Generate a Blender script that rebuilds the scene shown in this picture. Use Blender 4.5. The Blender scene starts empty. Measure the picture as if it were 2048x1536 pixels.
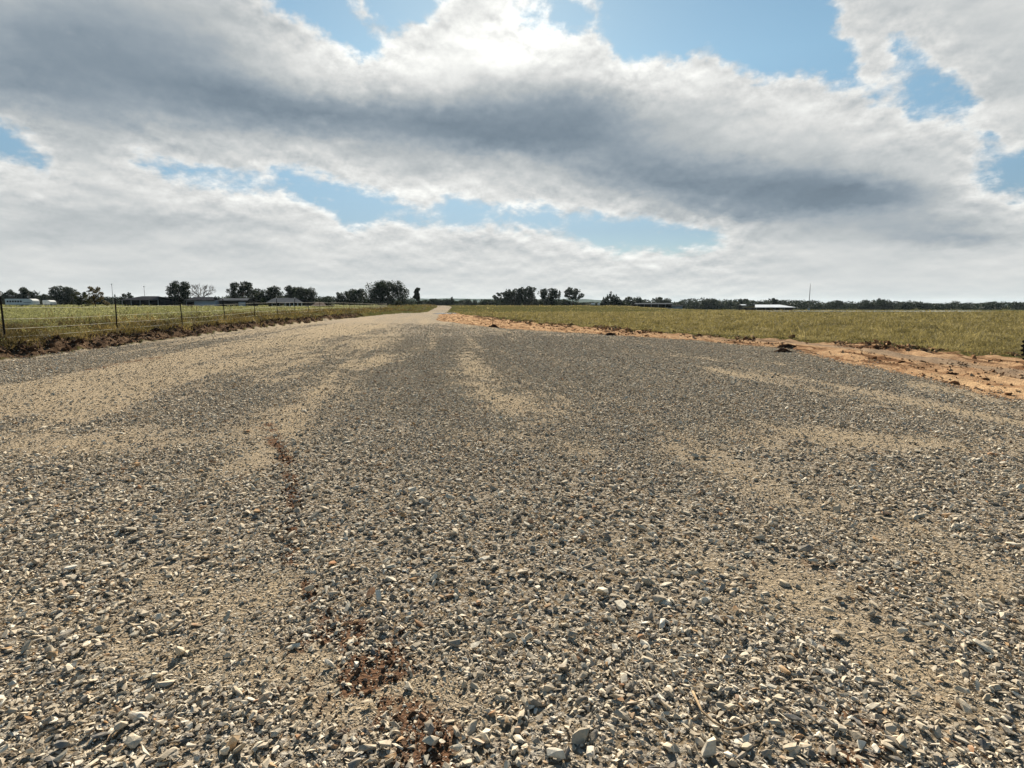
import bpy, bmesh, math, random
import numpy as np
from mathutils import Vector, Matrix

random.seed(7)
RNG = np.random.default_rng(11)
S = bpy.context.scene
COL = S.collection
R = math.radians

EXPO = 1.3
SKY_STRENGTH = .05
# ------------------------------------------------------------------ camera
F = 1150.0            # focal length in pixels of a 2048 wide frame
CX, CY, HOR = 1024.0, 768.0, 609.0
H = 1.35
PITCH = math.atan((CY - HOR) / F)
FH = F / math.cos(PITCH)
cam = bpy.data.cameras.new("camera")
cam.sensor_width = 36.0
cam.lens = 36.0 * F / 2048.0
cam.clip_start = 0.05
cam.clip_end = 20000
co = bpy.data.objects.new("camera", cam)
COL.objects.link(co)
co.location = (0, 0, H)
co.rotation_euler = (math.pi / 2 - PITCH, 0, 0)
S.camera = co
S.view_settings.view_transform = 'Standard'
S.view_settings.look = 'None'
S.view_settings.exposure = EXPO
S.view_settings.gamma = 1.0

SUN_AZ, SUN_EL = R(-1.5), R(27.5)
SUN = Vector((math.sin(SUN_AZ) * math.cos(SUN_EL), math.cos(SUN_AZ) * math.cos(SUN_EL), math.sin(SUN_EL)))


def project(x, y, z):
    """photo pixel of a world point"""
    c, s = math.cos(PITCH), math.sin(PITCH)
    zz = np.asarray(z) - H
    depth = np.asarray(y) * c - zz * s
    up = np.asarray(y) * s + zz * c
    depth = np.maximum(depth, 1e-3)
    return CX + F * np.asarray(x) / depth, CY - F * up / depth


def ground_at(px, py, z=0.0):
    """world point on the level z under a photo pixel"""
    c, s = math.cos(PITCH), math.sin(PITCH)
    a, b = (px - CX) / F, -(py - CY) / F
    d = (a, c + b * s, -s + b * c)
    t = (z - H) / d[2]
    return d[0] * t, d[1] * t


# ------------------------------------------------------------------ small numpy noise
def _hash(ix, iy, seed):
    n = (ix.astype(np.int64) * 374761393 + iy.astype(np.int64) * 668265263 + seed * 1442695041) & 0xFFFFFFFF
    n = ((n ^ (n >> 13)) * 1274126177) & 0xFFFFFFFF
    n = n ^ (n >> 16)
    return (n & 0xFFFFFF) / float(0xFFFFFF)


def vnoise(x, y, seed=0):
    x = np.asarray(x, float); y = np.asarray(y, float)
    ix, iy = np.floor(x), np.floor(y)
    fx, fy = x - ix, y - iy
    fx = fx * fx * (3 - 2 * fx); fy = fy * fy * (3 - 2 * fy)
    a = _hash(ix, iy, seed); b = _hash(ix + 1, iy, seed)
    c = _hash(ix, iy + 1, seed); d = _hash(ix + 1, iy + 1, seed)
    return (a + (b - a) * fx) * (1 - fy) + (c + (d - c) * fx) * fy


def fbm(x, y, seed=0, octaves=4):
    t = 0; amp = 0.5; tot = 0
    for o in range(octaves):
        t = t + amp * vnoise(x, y, seed + o * 17)
        tot += amp; amp *= 0.5; x = x * 2.03 + 3.1; y = y * 2.03 + 1.7
    return t / tot


def sstep(a, b, x):
    t = np.clip((np.asarray(x, float) - a) / (b - a), 0, 1)
    return t * t * (3 - 2 * t)


# ------------------------------------------------------------------ the lie of the land
LEFT_EDGE = ([-40, 0, 13.85, 30, 56, 87, 92, 158, 230, 320], [-5.5, -10.5, -12.2, -14.1, -15.5, -16.6, -15.9, -20.2, -30, -43])
RIGHT_EDGE = ([-40, 8.3, 12.15, 17.8, 21.5, 25.3, 34, 50.6, 92, 158, 230, 320], [7.1, 7.3, 7.6, 8.2, 7.0, 4.3, -1.1, -6.7, -11.4, -16.4, -26, -39])
DIRT_EDGE = ([-40, 14.6, 18.9, 24.9, 40, 82, 100, 130, 320], [13.2, 12.9, 11.8, 8.1, 2.6, -7.4, -10, -12.8, -36])


def edges(X, Y):
    """distances outside the left edge, outside the right edge, outside the dirt"""
    w = (fbm(X * 0.9, Y * 0.9, 5) - 0.5)
    w2 = (fbm(X * 0.35, Y * 0.35, 9) - 0.5)
    n = w * 0.7 + w2 * 0.9
    dl = np.interp(Y, *LEFT_EDGE) - X + n * 0.5
    dr = X - np.interp(Y, *RIGHT_EDGE) + n * 0.9
    dg = X - np.interp(Y, *DIRT_EDGE) + n * 2.0
    return dl, dr, dg


RK = [0, 20, 60, 90, 105, 125, 160, 200, 250, 400, 800, 3000, 6000]
ZL = [0, 0, 0.05, 0.1, 0.15, 0.25, 0.45, 0.65, 0.75, 0.6, -0.1, -4, -9]
ZC = [0, 0, 0, 0.02, -0.15, -0.25, 0.75, 0.85, 0.9, 0.6, -0.1, -4, -9]
ZR = [0, 0, 0, 0, 0.0, -0.02, -0.25, -0.6, -1.0, -2.0, -3.0, -6, -11]


def ground_z(X, Y):
    X = np.asarray(X, float); Y = np.asarray(Y, float)
    r = np.hypot(X, Y)
    az = np.degrees(np.arctan2(X, Y))
    zl, zc, zr = np.interp(r, RK, ZL), np.interp(r, RK, ZC), np.interp(r, RK, ZR)
    wl = 1 - sstep(-14, -10, az)
    wr = sstep(9, 19, az)
    z = zl * wl + zr * wr + zc * (1 - wl - wr)
    dl, dr, dg = edges(X, Y)
    fade = 1 - 0.6 * sstep(70, 150, Y)
    bank = 0.32 * sstep(0.0, 0.8, dl) + 0.25 * sstep(0.8, 3.0, dl)
    lump = fbm(X * 2.2, Y * 2.2, 21) - 0.42
    ridge = np.exp(-((dl - 0.45) / 0.35) ** 2) * lump * 0.55
    z = z + (bank + ridge) * fade
    near = 1 - sstep(25, 60, r)
    gravel = (dl < 0) & (dr < 0)
    z = z + np.where(gravel, (fbm(X * 0.5, Y * 0.25, 31) - 0.5) * 0.06 + (fbm(X * 2.5, Y * 2.5, 33) - 0.5) * 0.02, 0) * near
    # the wheel-rutted orange track beside the lot
    intrack = sstep(0.0, 0.3, dr) * (1 - sstep(-0.4, 0.1, dg))
    rut = np.sin(dr * 7.0 + 2.0 * fbm(X * 0.3, Y * 0.3, 41)) * 0.055 + (fbm(X * 2.0, Y * 1.0, 43) - 0.5) * 0.12
    z = z + intrack * (rut - 0.03)
    turf = np.exp(-((dg - 0.2) / 0.5) ** 2) * (fbm(X * 1.6, Y * 1.6, 47) - 0.35) * 0.35
    z = z + turf
    pasture = sstep(0.5, 3, dg) + sstep(1.5, 4, dl)
    z = z + pasture * (fbm(X * 0.25, Y * 0.25, 51) - 0.5) * 0.12 * (1 - sstep(60, 120, r))
    return z


def gz(x, y):
    return float(ground_z(np.array([x]), np.array([y]))[0])


def at(px, dist):
    """world x, y, ground z for a photo column and a distance along the view"""
    x = (px - CX) / FH * dist
    return x, dist, gz(x, dist)


def top_z(py, dist):
    return H + (HOR - py) * dist / FH


# strokes where the gravel is worn to packed pale sand, traced on the ground: points, half width, strength
SAND = [
    ([(-80, 850), (250, 795), (520, 730), (720, 670)], 34, .62), ([(-60, 800), (160, 760), (380, 715)], 16, .7), ([(430, 930), (520, 850), (640, 760)], 28, .75),
    ([(930, 700), (960, 780), (1060, 850)], 20, .5), ([(1380, 860), (1700, 880), (2080, 900)], 18, .8), ([(1430, 900), (1640, 1000), (1960, 1180)], 26, .8),
    ([(340, 1120), (470, 1200), (560, 1330)], 50, .5), ([(-40, 1180), (140, 1230), (380, 1300)], 34, .75),
    ([(-60, 790), (120, 765), (300, 728), (450, 700), (600, 677), (680, 660)], 11, 1.0),
    ([(250, 790), (420, 742), (560, 706), (700, 675), (770, 655)], 5, .6),
    ([(60, 890), (250, 880), (400, 872), (580, 850)], 28, .75),
    ([(380, 960), (460, 935), (560, 905)], 22, .7),
    ([(540, 765), (640, 745), (760, 722), (860, 690)], 11, .6),
    ([(930, 755), (1000, 800), (1100, 835)], 30, .55),
    ([(900, 868), (1080, 880), (1180, 900)], 18, .75),
    ([(1480, 880), (1640, 900), (1720, 950)], 14, .6),
    ([(1380, 900), (1520, 960), (1660, 1010), (1820, 1070), (1980, 1160)], 34, 1.),
    ([(1560, 1160), (1760, 1270), (1900, 1390)], 48, .9),
    ([(1830, 768), (1940, 790), (2060, 830)], 9, .9),
    ([(1420, 742), (1600, 765), (1800, 800), (2060, 850)], 12, .55),
    ([(1250, 700), (1420, 720), (1560, 730)], 6, .4),
    ([(300, 1170), (420, 1200), (540, 1180)], 50, .8),
    ([(220, 1290), (420, 1330), (600, 1330)], 42, .8),
    ([(680, 1400), (860, 1370), (980, 1440)], 46, .9),
    ([(1250, 1090), (1400, 1120), (1500, 1230)], 30, .6),
]
COARSE = [([(640, 960), (900, 1000), (1150, 980), (1450, 1060)], 60, .9), ([(760, 1100), (1050, 1150), (1350, 1200)], 80, .8),
          ([(-40, 990), (180, 1010), (420, 1060)], 45, .9), ([(1400, 1080), (1640, 1180), (1820, 1260)], 55, .8), ([(1500, 930), (1800, 930), (2080, 960)], 30, .6),
          ([(1000, 690), (1400, 760), (1900, 800)], 22, .6), ([(560, 760), (760, 800), (800, 860)], 24, .5), ([(900, 1500), (1400, 1500), (2000, 1480)], 60, .8),
          ([(0, 1510), (300, 1490), (620, 1500)], 40, .6), ([(1850, 1010), (2060, 1060)], 30, .7), ([(150, 790), (400, 800)], 14, .5)]
RED = [([(530, 850), (575, 920), (590, 1010), (575, 1100), (630, 1200), (700, 1300)], 9, .7),
       ([(690, 1290), (735, 1350), (760, 1400)], 50, 1.), ([(780, 1430), (850, 1480), (910, 1530)], 46, .7),
       ([(1560, 1310), (1575, 1318)], 14, .5), ([(1700, 1430), (1730, 1450)], 26, .5),
       ([(1660, 1510), (1720, 1530)], 26, .5), ([(1620, 1120), (1680, 1160)], 20, .3),
       ([(170, 740), (320, 715)], 4, .5)]


def strokes(px, py, lst):
    out = np.zeros_like(px)
    for pts, hw, st in lst:
        d2 = np.full(px.shape, 1e9)
        for (x0, y0), (x1, y1) in zip(pts, pts[1:]):
            k = 0.55
            ax, ay, bx, by = x0 * k, y0, x1 * k, y1
            dx, dy = bx - ax, by - ay
            t = np.clip(((px * k - ax) * dx + (py - ay) * dy) / (dx * dx + dy * dy), 0, 1)
            d2 = np.minimum(d2, (px * k - ax - t * dx) ** 2 + (py - ay - t * dy) ** 2)
        out = np.maximum(out, st * np.exp(-d2 / (2 * (hw * 0.8) ** 2)))
    return out


def sand_red(X, Y):
    px, py = project(X, np.maximum(Y, 0.4), 0.0)
    lat = X + .1413 * Y + .5 * fbm(X * .15, Y * .08, 60)
    n = .6 * fbm(lat * 1.5, Y * .22, 61, 5) + .4 * fbm(X * 1.6, Y * 1.1, 62, 5)
    n2 = fbm(lat * .55, Y * .07, 63, 4)
    lines = fbm(lat * 3.2, Y * .10, 64, 3)
    sand = strokes(px, py, SAND) * (0.45 + .9 * sstep(.32, .68, n))
    left = 1 - sstep(-6, -1, lat)
    amt = .6 + .4 * left
    sand = sand + (sstep(.50, .70, n2) * 0.45 + sstep(.55, .72, lines) * .45 + sstep(.55, .75, n) * .15) * amt * sstep(2, 6, Y)
    far = sstep(12, 40, np.hypot(X, Y))
    sand = sand + far * 0.06 + .05
    red = strokes(px, py, RED) * sstep(0.3, 0.62, fbm(X * 9, Y * 9, 67, 4)) * 1.3
    return np.clip(sand, 0, 1), np.clip(red, 0, 1)


# ------------------------------------------------------------------ node helpers
def mat(name):
    m = bpy.data.materials.new(name)
    m.use_nodes = True
    nt = m.node_tree
    nt.nodes.clear()
    return m, nt


class NT:
    def __init__(self, nt):
        self.nt = nt

    def n(self, t, **kw):
        nd = self.nt.nodes.new(t)
        for k, v in kw.items():
            setattr(nd, k, v)
        return nd

    def link(self, a, b):
        self.nt.links.new(a, b)

    def put(self, sock, v):
        if isinstance(v, bpy.types.NodeSocket):
            self.nt.links.new(v, sock)
        elif v is not None:
            sock.default_value = v

    def math(self, op, a, b=None, c=None, clamp=False):
        nd = self.n('ShaderNodeMath', operation=op)
        nd.use_clamp = clamp
        self.put(nd.inputs[0], a); self.put(nd.inputs[1], b); self.put(nd.inputs[2], c)
        return nd.outputs[0]

    def vmath(self, op, a, b=None, scale=None):
        nd = self.n('ShaderNodeVectorMath', operation=op)
        self.put(nd.inputs[0], a)
        if b is not None: self.put(nd.inputs[1], b)
        if scale is not None: self.put(nd.inputs[3], scale)
        return nd.outputs[1] if op in ('DOT_PRODUCT', 'LENGTH') else nd.outputs[0]

    def mix(self, f, a, b, blend='MIX'):
        nd = self.n('ShaderNodeMix', data_type='RGBA', blend_type=blend)
        nd.clamp_factor = True
        self.put(nd.inputs[0], f)
        self.put(nd.inputs[6], a if isinstance(a, bpy.types.NodeSocket) else (*a, 1))
        self.put(nd.inputs[7], b if isinstance(b, bpy.types.NodeSocket) else (*b, 1))
        return nd.outputs[2]

    def noise(self, vec, scale, detail=4, rough=.55, dist=0.0, color=False):
        nd = self.n('ShaderNodeTexNoise')
        if vec is not None: self.link(vec, nd.inputs['Vector'])
        nd.inputs['Scale'].default_value = scale
        nd.inputs['Detail'].default_value = detail
        nd.inputs['Roughness'].default_value = rough
        nd.inputs['Distortion'].default_value = dist
        return nd.outputs['Color' if color else 0]

    def voronoi(self, vec, scale, feature='F1'):
        nd = self.n('ShaderNodeTexVoronoi', feature=feature)
        self.link(vec, nd.inputs['Vector'])
        nd.inputs['Scale'].default_value = scale
        return nd

    def remap(self, v, a, b, c=0., d=1., smooth=True):
        nd = self.n('ShaderNodeMapRange')
        nd.interpolation_type = 'SMOOTHSTEP' if smooth else 'LINEAR'
        self.put(nd.inputs[0], v)
        for i, x in enumerate((a, b, c, d)): self.put(nd.inputs[1 + i], x)
        return nd.outputs[0]

    def ramp(self, f, stops, interp='LINEAR'):
        nd = self.n('ShaderNodeValToRGB')
        e = nd.color_ramp.elements
        while len(e) > 1: e.remove(e[-1])
        e[0].position = stops[0][0]; e[0].color = (*stops[0][1], 1)
        for p, c in stops[1:]:
            q = e.new(p); q.color = (*c, 1)
        nd.color_ramp.interpolation = interp
        self.put(nd.inputs[0], f)
        return nd.outputs[0]

    def attr(self, name):
        nd = self.n('ShaderNodeAttribute'); nd.attribute_name = name
        return nd.outputs['Fac']

    def pos(self):
        return self.n('ShaderNodeNewGeometry').outputs['Position']

    def bsdf(self, color, rough=.9, spec=.3, normal=None, metal=0.):
        if spec <= .1 and not metal:       # dull earth, stone, boards: no sheen at a grazing view
            b = self.n('ShaderNodeBsdfDiffuse')
            self.put(b.inputs['Color'], color if isinstance(color, bpy.types.NodeSocket) else (*color, 1))
            if normal is not None: self.link(normal, b.inputs['Normal'])
            return b.outputs[0]
        b = self.n('ShaderNodeBsdfPrincipled')
        self.put(b.inputs['Base Color'], color if isinstance(color, bpy.types.NodeSocket) else (*color, 1))
        self.put(b.inputs['Roughness'], rough)
        b.inputs['Specular IOR Level'].default_value = spec
        b.inputs['Metallic'].default_value = metal
        if normal is not None: self.link(normal, b.inputs['Normal'])
        return b.outputs[0]

    def bump(self, h, strength=.5, dist=.02):
        b = self.n('ShaderNodeBump')
        self.link(h, b.inputs['Height'])
        b.inputs['Strength'].default_value = strength
        b.inputs['Distance'].default_value = dist
        return b.outputs[0]

    def out(self, sh):
        o = self.n('ShaderNodeOutputMaterial')
        self.link(sh, o.inputs[0])


def simple(name, color, rough=.8, var=.25, scale=3., metal=0., spec=.08):
    m, nt = mat(name); k = NT(nt)
    p = k.n('ShaderNodeTexCoord').outputs['Object']
    n = k.noise(p, scale, 5, .6)
    dark = tuple(c * (1 - var) for c in color); lite = tuple(min(1, c * (1 + var)) for c in color)
    c = k.mix(k.remap(n, .3, .7), dark, lite)
    k.out(k.bsdf(c, rough, spec, metal=metal, normal=k.bump(n, .15, .01)))
    return m


# ------------------------------------------------------------------ mesh helpers
def link(name, me, m=None, parent=None):
    o = bpy.data.objects.new(name, me)
    COL.objects.link(o)
    if m is not None and me is not None and not me.materials: me.materials.append(m)
    if parent is not None: o.parent = parent
    return o


def tag(o, label=None, cat=None, group=None, kind=None):
    if label: o['label'] = label
    if cat: o['category'] = cat
    if group: o['group'] = group
    if kind: o['kind'] = kind
    return o


def empty(name, loc, rz=0.0):
    o = bpy.data.objects.new(name, None)
    o.empty_display_size = .2
    COL.objects.link(o)
    o.location = loc; o.rotation_euler = (0, 0, rz)
    return o


def np_mesh(name, verts, corners, sizes, attrs=None, smooth=False):
    """mesh from numpy arrays: verts (n,3), flat corner indices, face sizes, point float attributes"""
    me = bpy.data.meshes.new(name)
    verts = np.asarray(verts, np.float32)
    corners = np.asarray(corners, np.int32).ravel()
    sizes = np.asarray(sizes, np.int32).ravel()
    me.vertices.add(len(verts)); me.vertices.foreach_set('co', verts.ravel())
    me.loops.add(len(corners)); me.loops.foreach_set('vertex_index', corners)
    me.polygons.add(len(sizes))
    starts = np.concatenate([[0], np.cumsum(sizes)[:-1]]).astype(np.int32)
    me.polygons.foreach_set('loop_start', starts)
    me.polygons.foreach_set('use_smooth', np.full(len(sizes), smooth, bool))
    me.update(calc_edges=True)
    for k, v in (attrs or {}).items():
        a = me.attributes.new(k, 'FLOAT', 'POINT')
        a.data.foreach_set('value', np.asarray(v, np.float32))
    return me


class MB:
    def __init__(self):
        self.v = []; self.f = []

    def box(self, c, s, rz=0., rx=0., ry=0.):
        M = Matrix.Translation(c) @ Matrix.Rotation(rz, 4, 'Z') @ Matrix.Rotation(ry, 4, 'Y') @ Matrix.Rotation(rx, 4, 'X')
        b = len(self.v)
        for i in (-.5, .5):
            for j in (-.5, .5):
                for k in (-.5, .5):
                    self.v.append(M @ Vector((i * s[0], j * s[1], k * s[2])))
        for q in ((0, 1, 3, 2), (4, 6, 7, 5), (0, 4, 5, 1), (2, 3, 7, 6), (0, 2, 6, 4), (1, 5, 7, 3)):
            self.f.append([b + i for i in q])
        return self

    def tube(self, pts, rad, n=6, cap=True):
        pts = [Vector(p) for p in pts]
        b = len(self.v)
        for i, p in enumerate(pts):
            d = (pts[min(i + 1, len(pts) - 1)] - pts[max(i - 1, 0)]).normalized()
            a = d.cross(Vector((0, 0, 1)))
            if a.length < .05: a = d.cross(Vector((1, 0, 0)))
            a.normalize(); e = d.cross(a)
            r = rad[i] if isinstance(rad, (list, tuple)) else rad
            for j in range(n):
                t = 2 * math.pi * j / n
                self.v.append(p + a * (r * math.cos(t)) + e * (r * math.sin(t)))
        for i in range(len(pts) - 1):
            for j in range(n):
                self.f.append([b + i * n + j, b + i * n + (j + 1) % n, b + (i + 1) * n + (j + 1) % n, b + (i + 1) * n + j])
        if cap:
            self.f.append([b + j for j in range(n)][::-1])
            self.f.append([b + (len(pts) - 1) * n + j for j in range(n)])
        return self

    def prism(self, prof, y0, y1):
        """profile in x,z swept along y"""
        b = len(self.v); n = len(prof)
        for y in (y0, y1):
            for x, z in prof: self.v.append(Vector((x, y, z)))
        for j in range(n):
            self.f.append([b + j, b + (j + 1) % n, b + n + (j + 1) % n, b + n + j])
        self.f.append([b + j for j in range(n)][::-1]); self.f.append([b + n + j for j in range(n)])
        return self

    def build(self, name, m, parent=None, smooth=False, bevel=0.):
        me = bpy.data.meshes.new(name)
        me.from_pydata([tuple(v) for v in self.v], [], self.f)
        bm = bmesh.new(); bm.from_mesh(me)
        bmesh.ops.recalc_face_normals(bm, faces=bm.faces)
        bm.to_mesh(me); bm.free()
        if smooth:
            for p in me.polygons: p.use_smooth = True
        o = link(name, me, m, parent)
        if bevel > 0:
            md = o.modifiers.new('bevel', 'BEVEL'); md.width = bevel; md.segments = 2
        return o


# ------------------------------------------------------------------ ground material (shared by every piece of the sheet)
def ground_material():
    m, nt = mat('ground_surface'); k = NT(nt)
    P = k.pos()
    gr, di, sa, re = k.attr('gravel'), k.attr('dirt'), k.attr('sand'), k.attr('red')
    bank, wet = k.attr('bank'), k.attr('wet')
    # gravel bed between and beyond the modelled stones
    v1 = k.voronoi(P, 42.0); v2 = k.voronoi(P, 95.0)
    cell = k.n('ShaderNodeSeparateColor'); k.link(v1.outputs['Color'], cell.inputs[0])
    stone = k.ramp(cell.outputs[0], [(0, (.10, .088, .078)), (.35, (.22, .195, .165)), (.7, (.36, .33, .28)), (1, (.52, .48, .42))])
    gaps = k.remap(v1.outputs['Distance'], .35, .75)
    shaded_fines = k.mix(k.noise(P, 160, 3, .6), (.085, .06, .038), (.30, .225, .14))  # fine grit, its colour darkened to stand for shade between stones
    grav = k.mix(gaps, stone, shaded_fines)
    mid = k.noise(P, 7.0, 6, .65)
    grav = k.mix(k.remap(mid, .3, .7, 0, .4), grav, (.31, .255, .19))
    st = k.n('ShaderNodeMapping'); k.link(P, st.inputs[0]); st.inputs['Scale'].default_value = (2.2, .7, 1)
    streak = k.noise(st.outputs[0], 3.0, 6, .7)
    grav = k.mix(k.remap(streak, .5, .72, 0, .35), grav, (.33, .29, .235))
    sandc = k.mix(k.noise(P, 60, 5, .7), (.29, .225, .15), (.46, .37, .255))
    sandc = k.mix(k.remap(k.noise(P, 4.0, 5, .7), .35, .7, 0, .5), sandc, (.29, .24, .18))
    sf = k.math('ADD', sa, k.math('MULTIPLY', k.math('SUBTRACT', k.noise(P, 11, 6, .75), .5), .9))
    grav = k.mix(k.remap(sf, .12, .95, 0, .9, False), grav, sandc)
    redc = k.mix(k.noise(P, 45, 5, .7), (.06, .03, .019), (.19, .10, .058))
    grav = k.mix(k.remap(re, .1, .7, 0, .9), grav, redc)
    # orange subsoil
    dn = k.noise(P, 2.5, 7, .7); df = k.noise(P, 25, 5, .7)
    dirt = k.mix(k.remap(dn, .3, .68), (.25, .143, .078), (.47, .315, .188))
    dirt = k.mix(k.remap(df, .45, .75, 0, .6), dirt, (.22, .115, .06))
    rc = k.n('ShaderNodeCombineXYZ'); k.link(k.math('MULTIPLY', k.attr('rut'), 1.5), rc.inputs[0])
    spx = k.n('ShaderNodeSeparateXYZ'); k.link(P, spx.inputs[0]); k.link(k.math('MULTIPLY', spx.outputs[1], .16), rc.inputs[1])
    ruts = k.noise(rc.outputs[0], 2.2, 6, .65)
    dirt = k.mix(k.remap(ruts, .52, .60, 0, .85), dirt, (.10, .05, .028))
    dirt = k.mix(k.remap(ruts, .47, .36, 0, .7), dirt, (.56, .38, .22))
    dirt = k.mix(k.math('MULTIPLY', wet, .8), dirt, (.24, .185, .135))
    # dark red-brown bank cut
    bk = k.mix(k.remap(k.noise(P, 6, 6, .75), .35, .68), (.034, .022, .015), (.17, .115, .075))
    # pasture soil and thatch
    fn = k.noise(P, .35, 6, .65); ff = k.noise(P, 9, 5, .7)
    field = k.mix(k.remap(fn, .35, .65), (.05, .055, .022), (.10, .082, .032))
    field = k.mix(k.remap(ff, .4, .7, 0, .65), field, (.055, .06, .02))
    edge = k.math('MULTIPLY', k.math('SUBTRACT', k.noise(P, 5, 5, .7), .5), .7)
    dm = k.remap(k.math('ADD', di, edge), .35, .65)
    gm = k.remap(k.math('ADD', gr, edge), .35, .65)
    bm_ = k.remap(k.math('ADD', bank, edge), .35, .65)
    c = k.mix(bm_, field, bk)
    c = k.mix(dm, c, dirt)
    c = k.mix(gm, c, grav)
    h = k.math('ADD', k.math('MULTIPLY', v1.outputs['Distance'], -.5), k.math('MULTIPLY', v2.outputs['Distance'], -.25))
    h = k.math('ADD', h, k.math('MULTIPLY', k.noise(P, 30, 6, .75), .8))
    h = k.math('ADD', h, k.math('MULTIPLY', k.noise(P, 5, 5, .7), 1.2))
    rough = k.remap(wet, 0, 1, .95, .5)
    bn = k.n('ShaderNodeBump'); k.link(h, bn.inputs['Height']); bn.inputs['Distance'].default_value = .035
    k.link(k.remap(k.vmath('LENGTH', P), 12, 70, 1, .08), bn.inputs['Strength'])
    k.out(k.bsdf(c, rough, .04, bn.outputs[0]))
    return m


def build_ground():
    fine = np.radians(np.linspace(-47, 47, 760))
    rest = np.radians(np.linspace(47, 313, 90)[1:-1])
    az = np.concatenate([fine, rest])
    # rows even in the picture, then out to the horizon
    py = np.concatenate([np.linspace(1900, 1000, 110), np.linspace(995, 640, 250)[0:], np.linspace(639, 613.2, 120)])
    rr = H * FH / (py - HOR)
    rr = np.concatenate([[0.25, .5, .75], rr[rr > .85], [450, 600, 800, 1200, 2000, 3500, 6000]])
    A, Rr = np.meshgrid(az, rr)
    X, Y = Rr * np.sin(A), Rr * np.cos(A)
    Z = ground_z(X, Y)
    dl, dr, dg = edges(X, Y)
    g = sstep(.15, -.15, dl) if False else 1 - sstep(-.15, .15, np.maximum(dl, dr))
    d = sstep(-.15, .15, dr) * (1 - sstep(-.5, .3, dg)) * (1 - sstep(95, 125, Y))
    b = sstep(-.05, .2, dl) * (1 - sstep(.55, 1.1, dl)) * (1 - sstep(45, 75, Y))
    sand, red = sand_red(X, Y)
    wet = np.exp(-((dr - 2.9 + .5 * fbm(X * .4, Y * .4, 71)) / .55) ** 2) * (1 - sstep(16, 30, Y)) * (Y > 2)
    nr, nc = X.shape
    idx = np.arange(nr * nc).reshape(nr, nc)
    a0 = idx[:-1, :]; a1 = idx[1:, :]
    q = np.stack([a0, a1, np.roll(a1, -1, 1), np.roll(a0, -1, 1)], -1).reshape(-1, 4)[:, ::-1]
    fl = lambda t: t.ravel()
    V = np.stack([fl(X), fl(Y), fl(Z)], -1)
    at_ = dict(gravel=fl(g), dirt=fl(d), bank=fl(b), sand=fl(sand), red=fl(red), wet=fl(wet), rut=fl(dr))
    fm = lambda t: fl(t)[q].mean(1)
    gg, dd, bb = fm(g), fm(d), fm(b)
    fx, fy = fm(X), fm(Y)
    zone = np.full(len(q), 3)
    zone[bb > .5] = 2
    zone[dd > .5] = 1
    zone[gg > .5] = 0
    far = (np.hypot(fx, fy) > 330)
    zone[far] = 4
    gm = ground_material()
    names = ['gravel_road', 'dirt_track', 'dirt_bank', 'field', 'ground']
    for zi, nm in enumerate(names):
        f = q[zone == zi]
        if not len(f): continue
        used, inv = np.unique(f.ravel(), return_inverse=True)
        me = np_mesh(nm, V[used], inv, np.full(len(f), 4), {k_: v_[used] for k_, v_ in at_.items()}, True)
        o = link(nm, me, gm)
        tag(o, kind='structure')
    # the disc under the camera
    c = V[idx[0, :]]
    me = np_mesh('ground', np.vstack([[[0, 0, gz(0, 0)]], c]), np.array([[0, (i + 1) % nc + 1, i + 1] for i in range(nc)]), np.full(nc, 3),
                 dict(gravel=np.ones(nc + 1)))
    tag(link('ground', me, gm), kind='structure')


build_ground()


# ------------------------------------------------------------------ loose stones
def hull(n, flat, seed):
    r = random.Random(seed)
    bm = bmesh.new()
    for _ in range(n):
        v = Vector((r.gauss(0, 1), r.gauss(0, 1), r.gauss(0, 1)))
        v.normalize()
        v *= r.uniform(.75, 1.05)
        p = 3.2
        s = (abs(v.x) ** p + abs(v.y) ** p + abs(v.z) ** p) ** (-1 / p) * v.length * r.uniform(.72, 1.0)
        v *= s
        bm.verts.new((v.x * .62, v.y * .5 * r.uniform(.6, .8), v.z * .5 * flat))
    res = bmesh.ops.convex_hull(bm, input=bm.verts)
    bmesh.ops.delete(bm, geom=[e for e in res['geom_interior'] if isinstance(e, bmesh.types.BMVert)], context='VERTS')
    bmesh.ops.triangulate(bm, faces=bm.faces)
    bm.verts.index_update()
    v = np.array([w.co[:] for w in bm.verts]); f = np.array([[w.index for w in fc.verts] for fc in bm.faces])
    bm.free()
    return v, f


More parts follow.
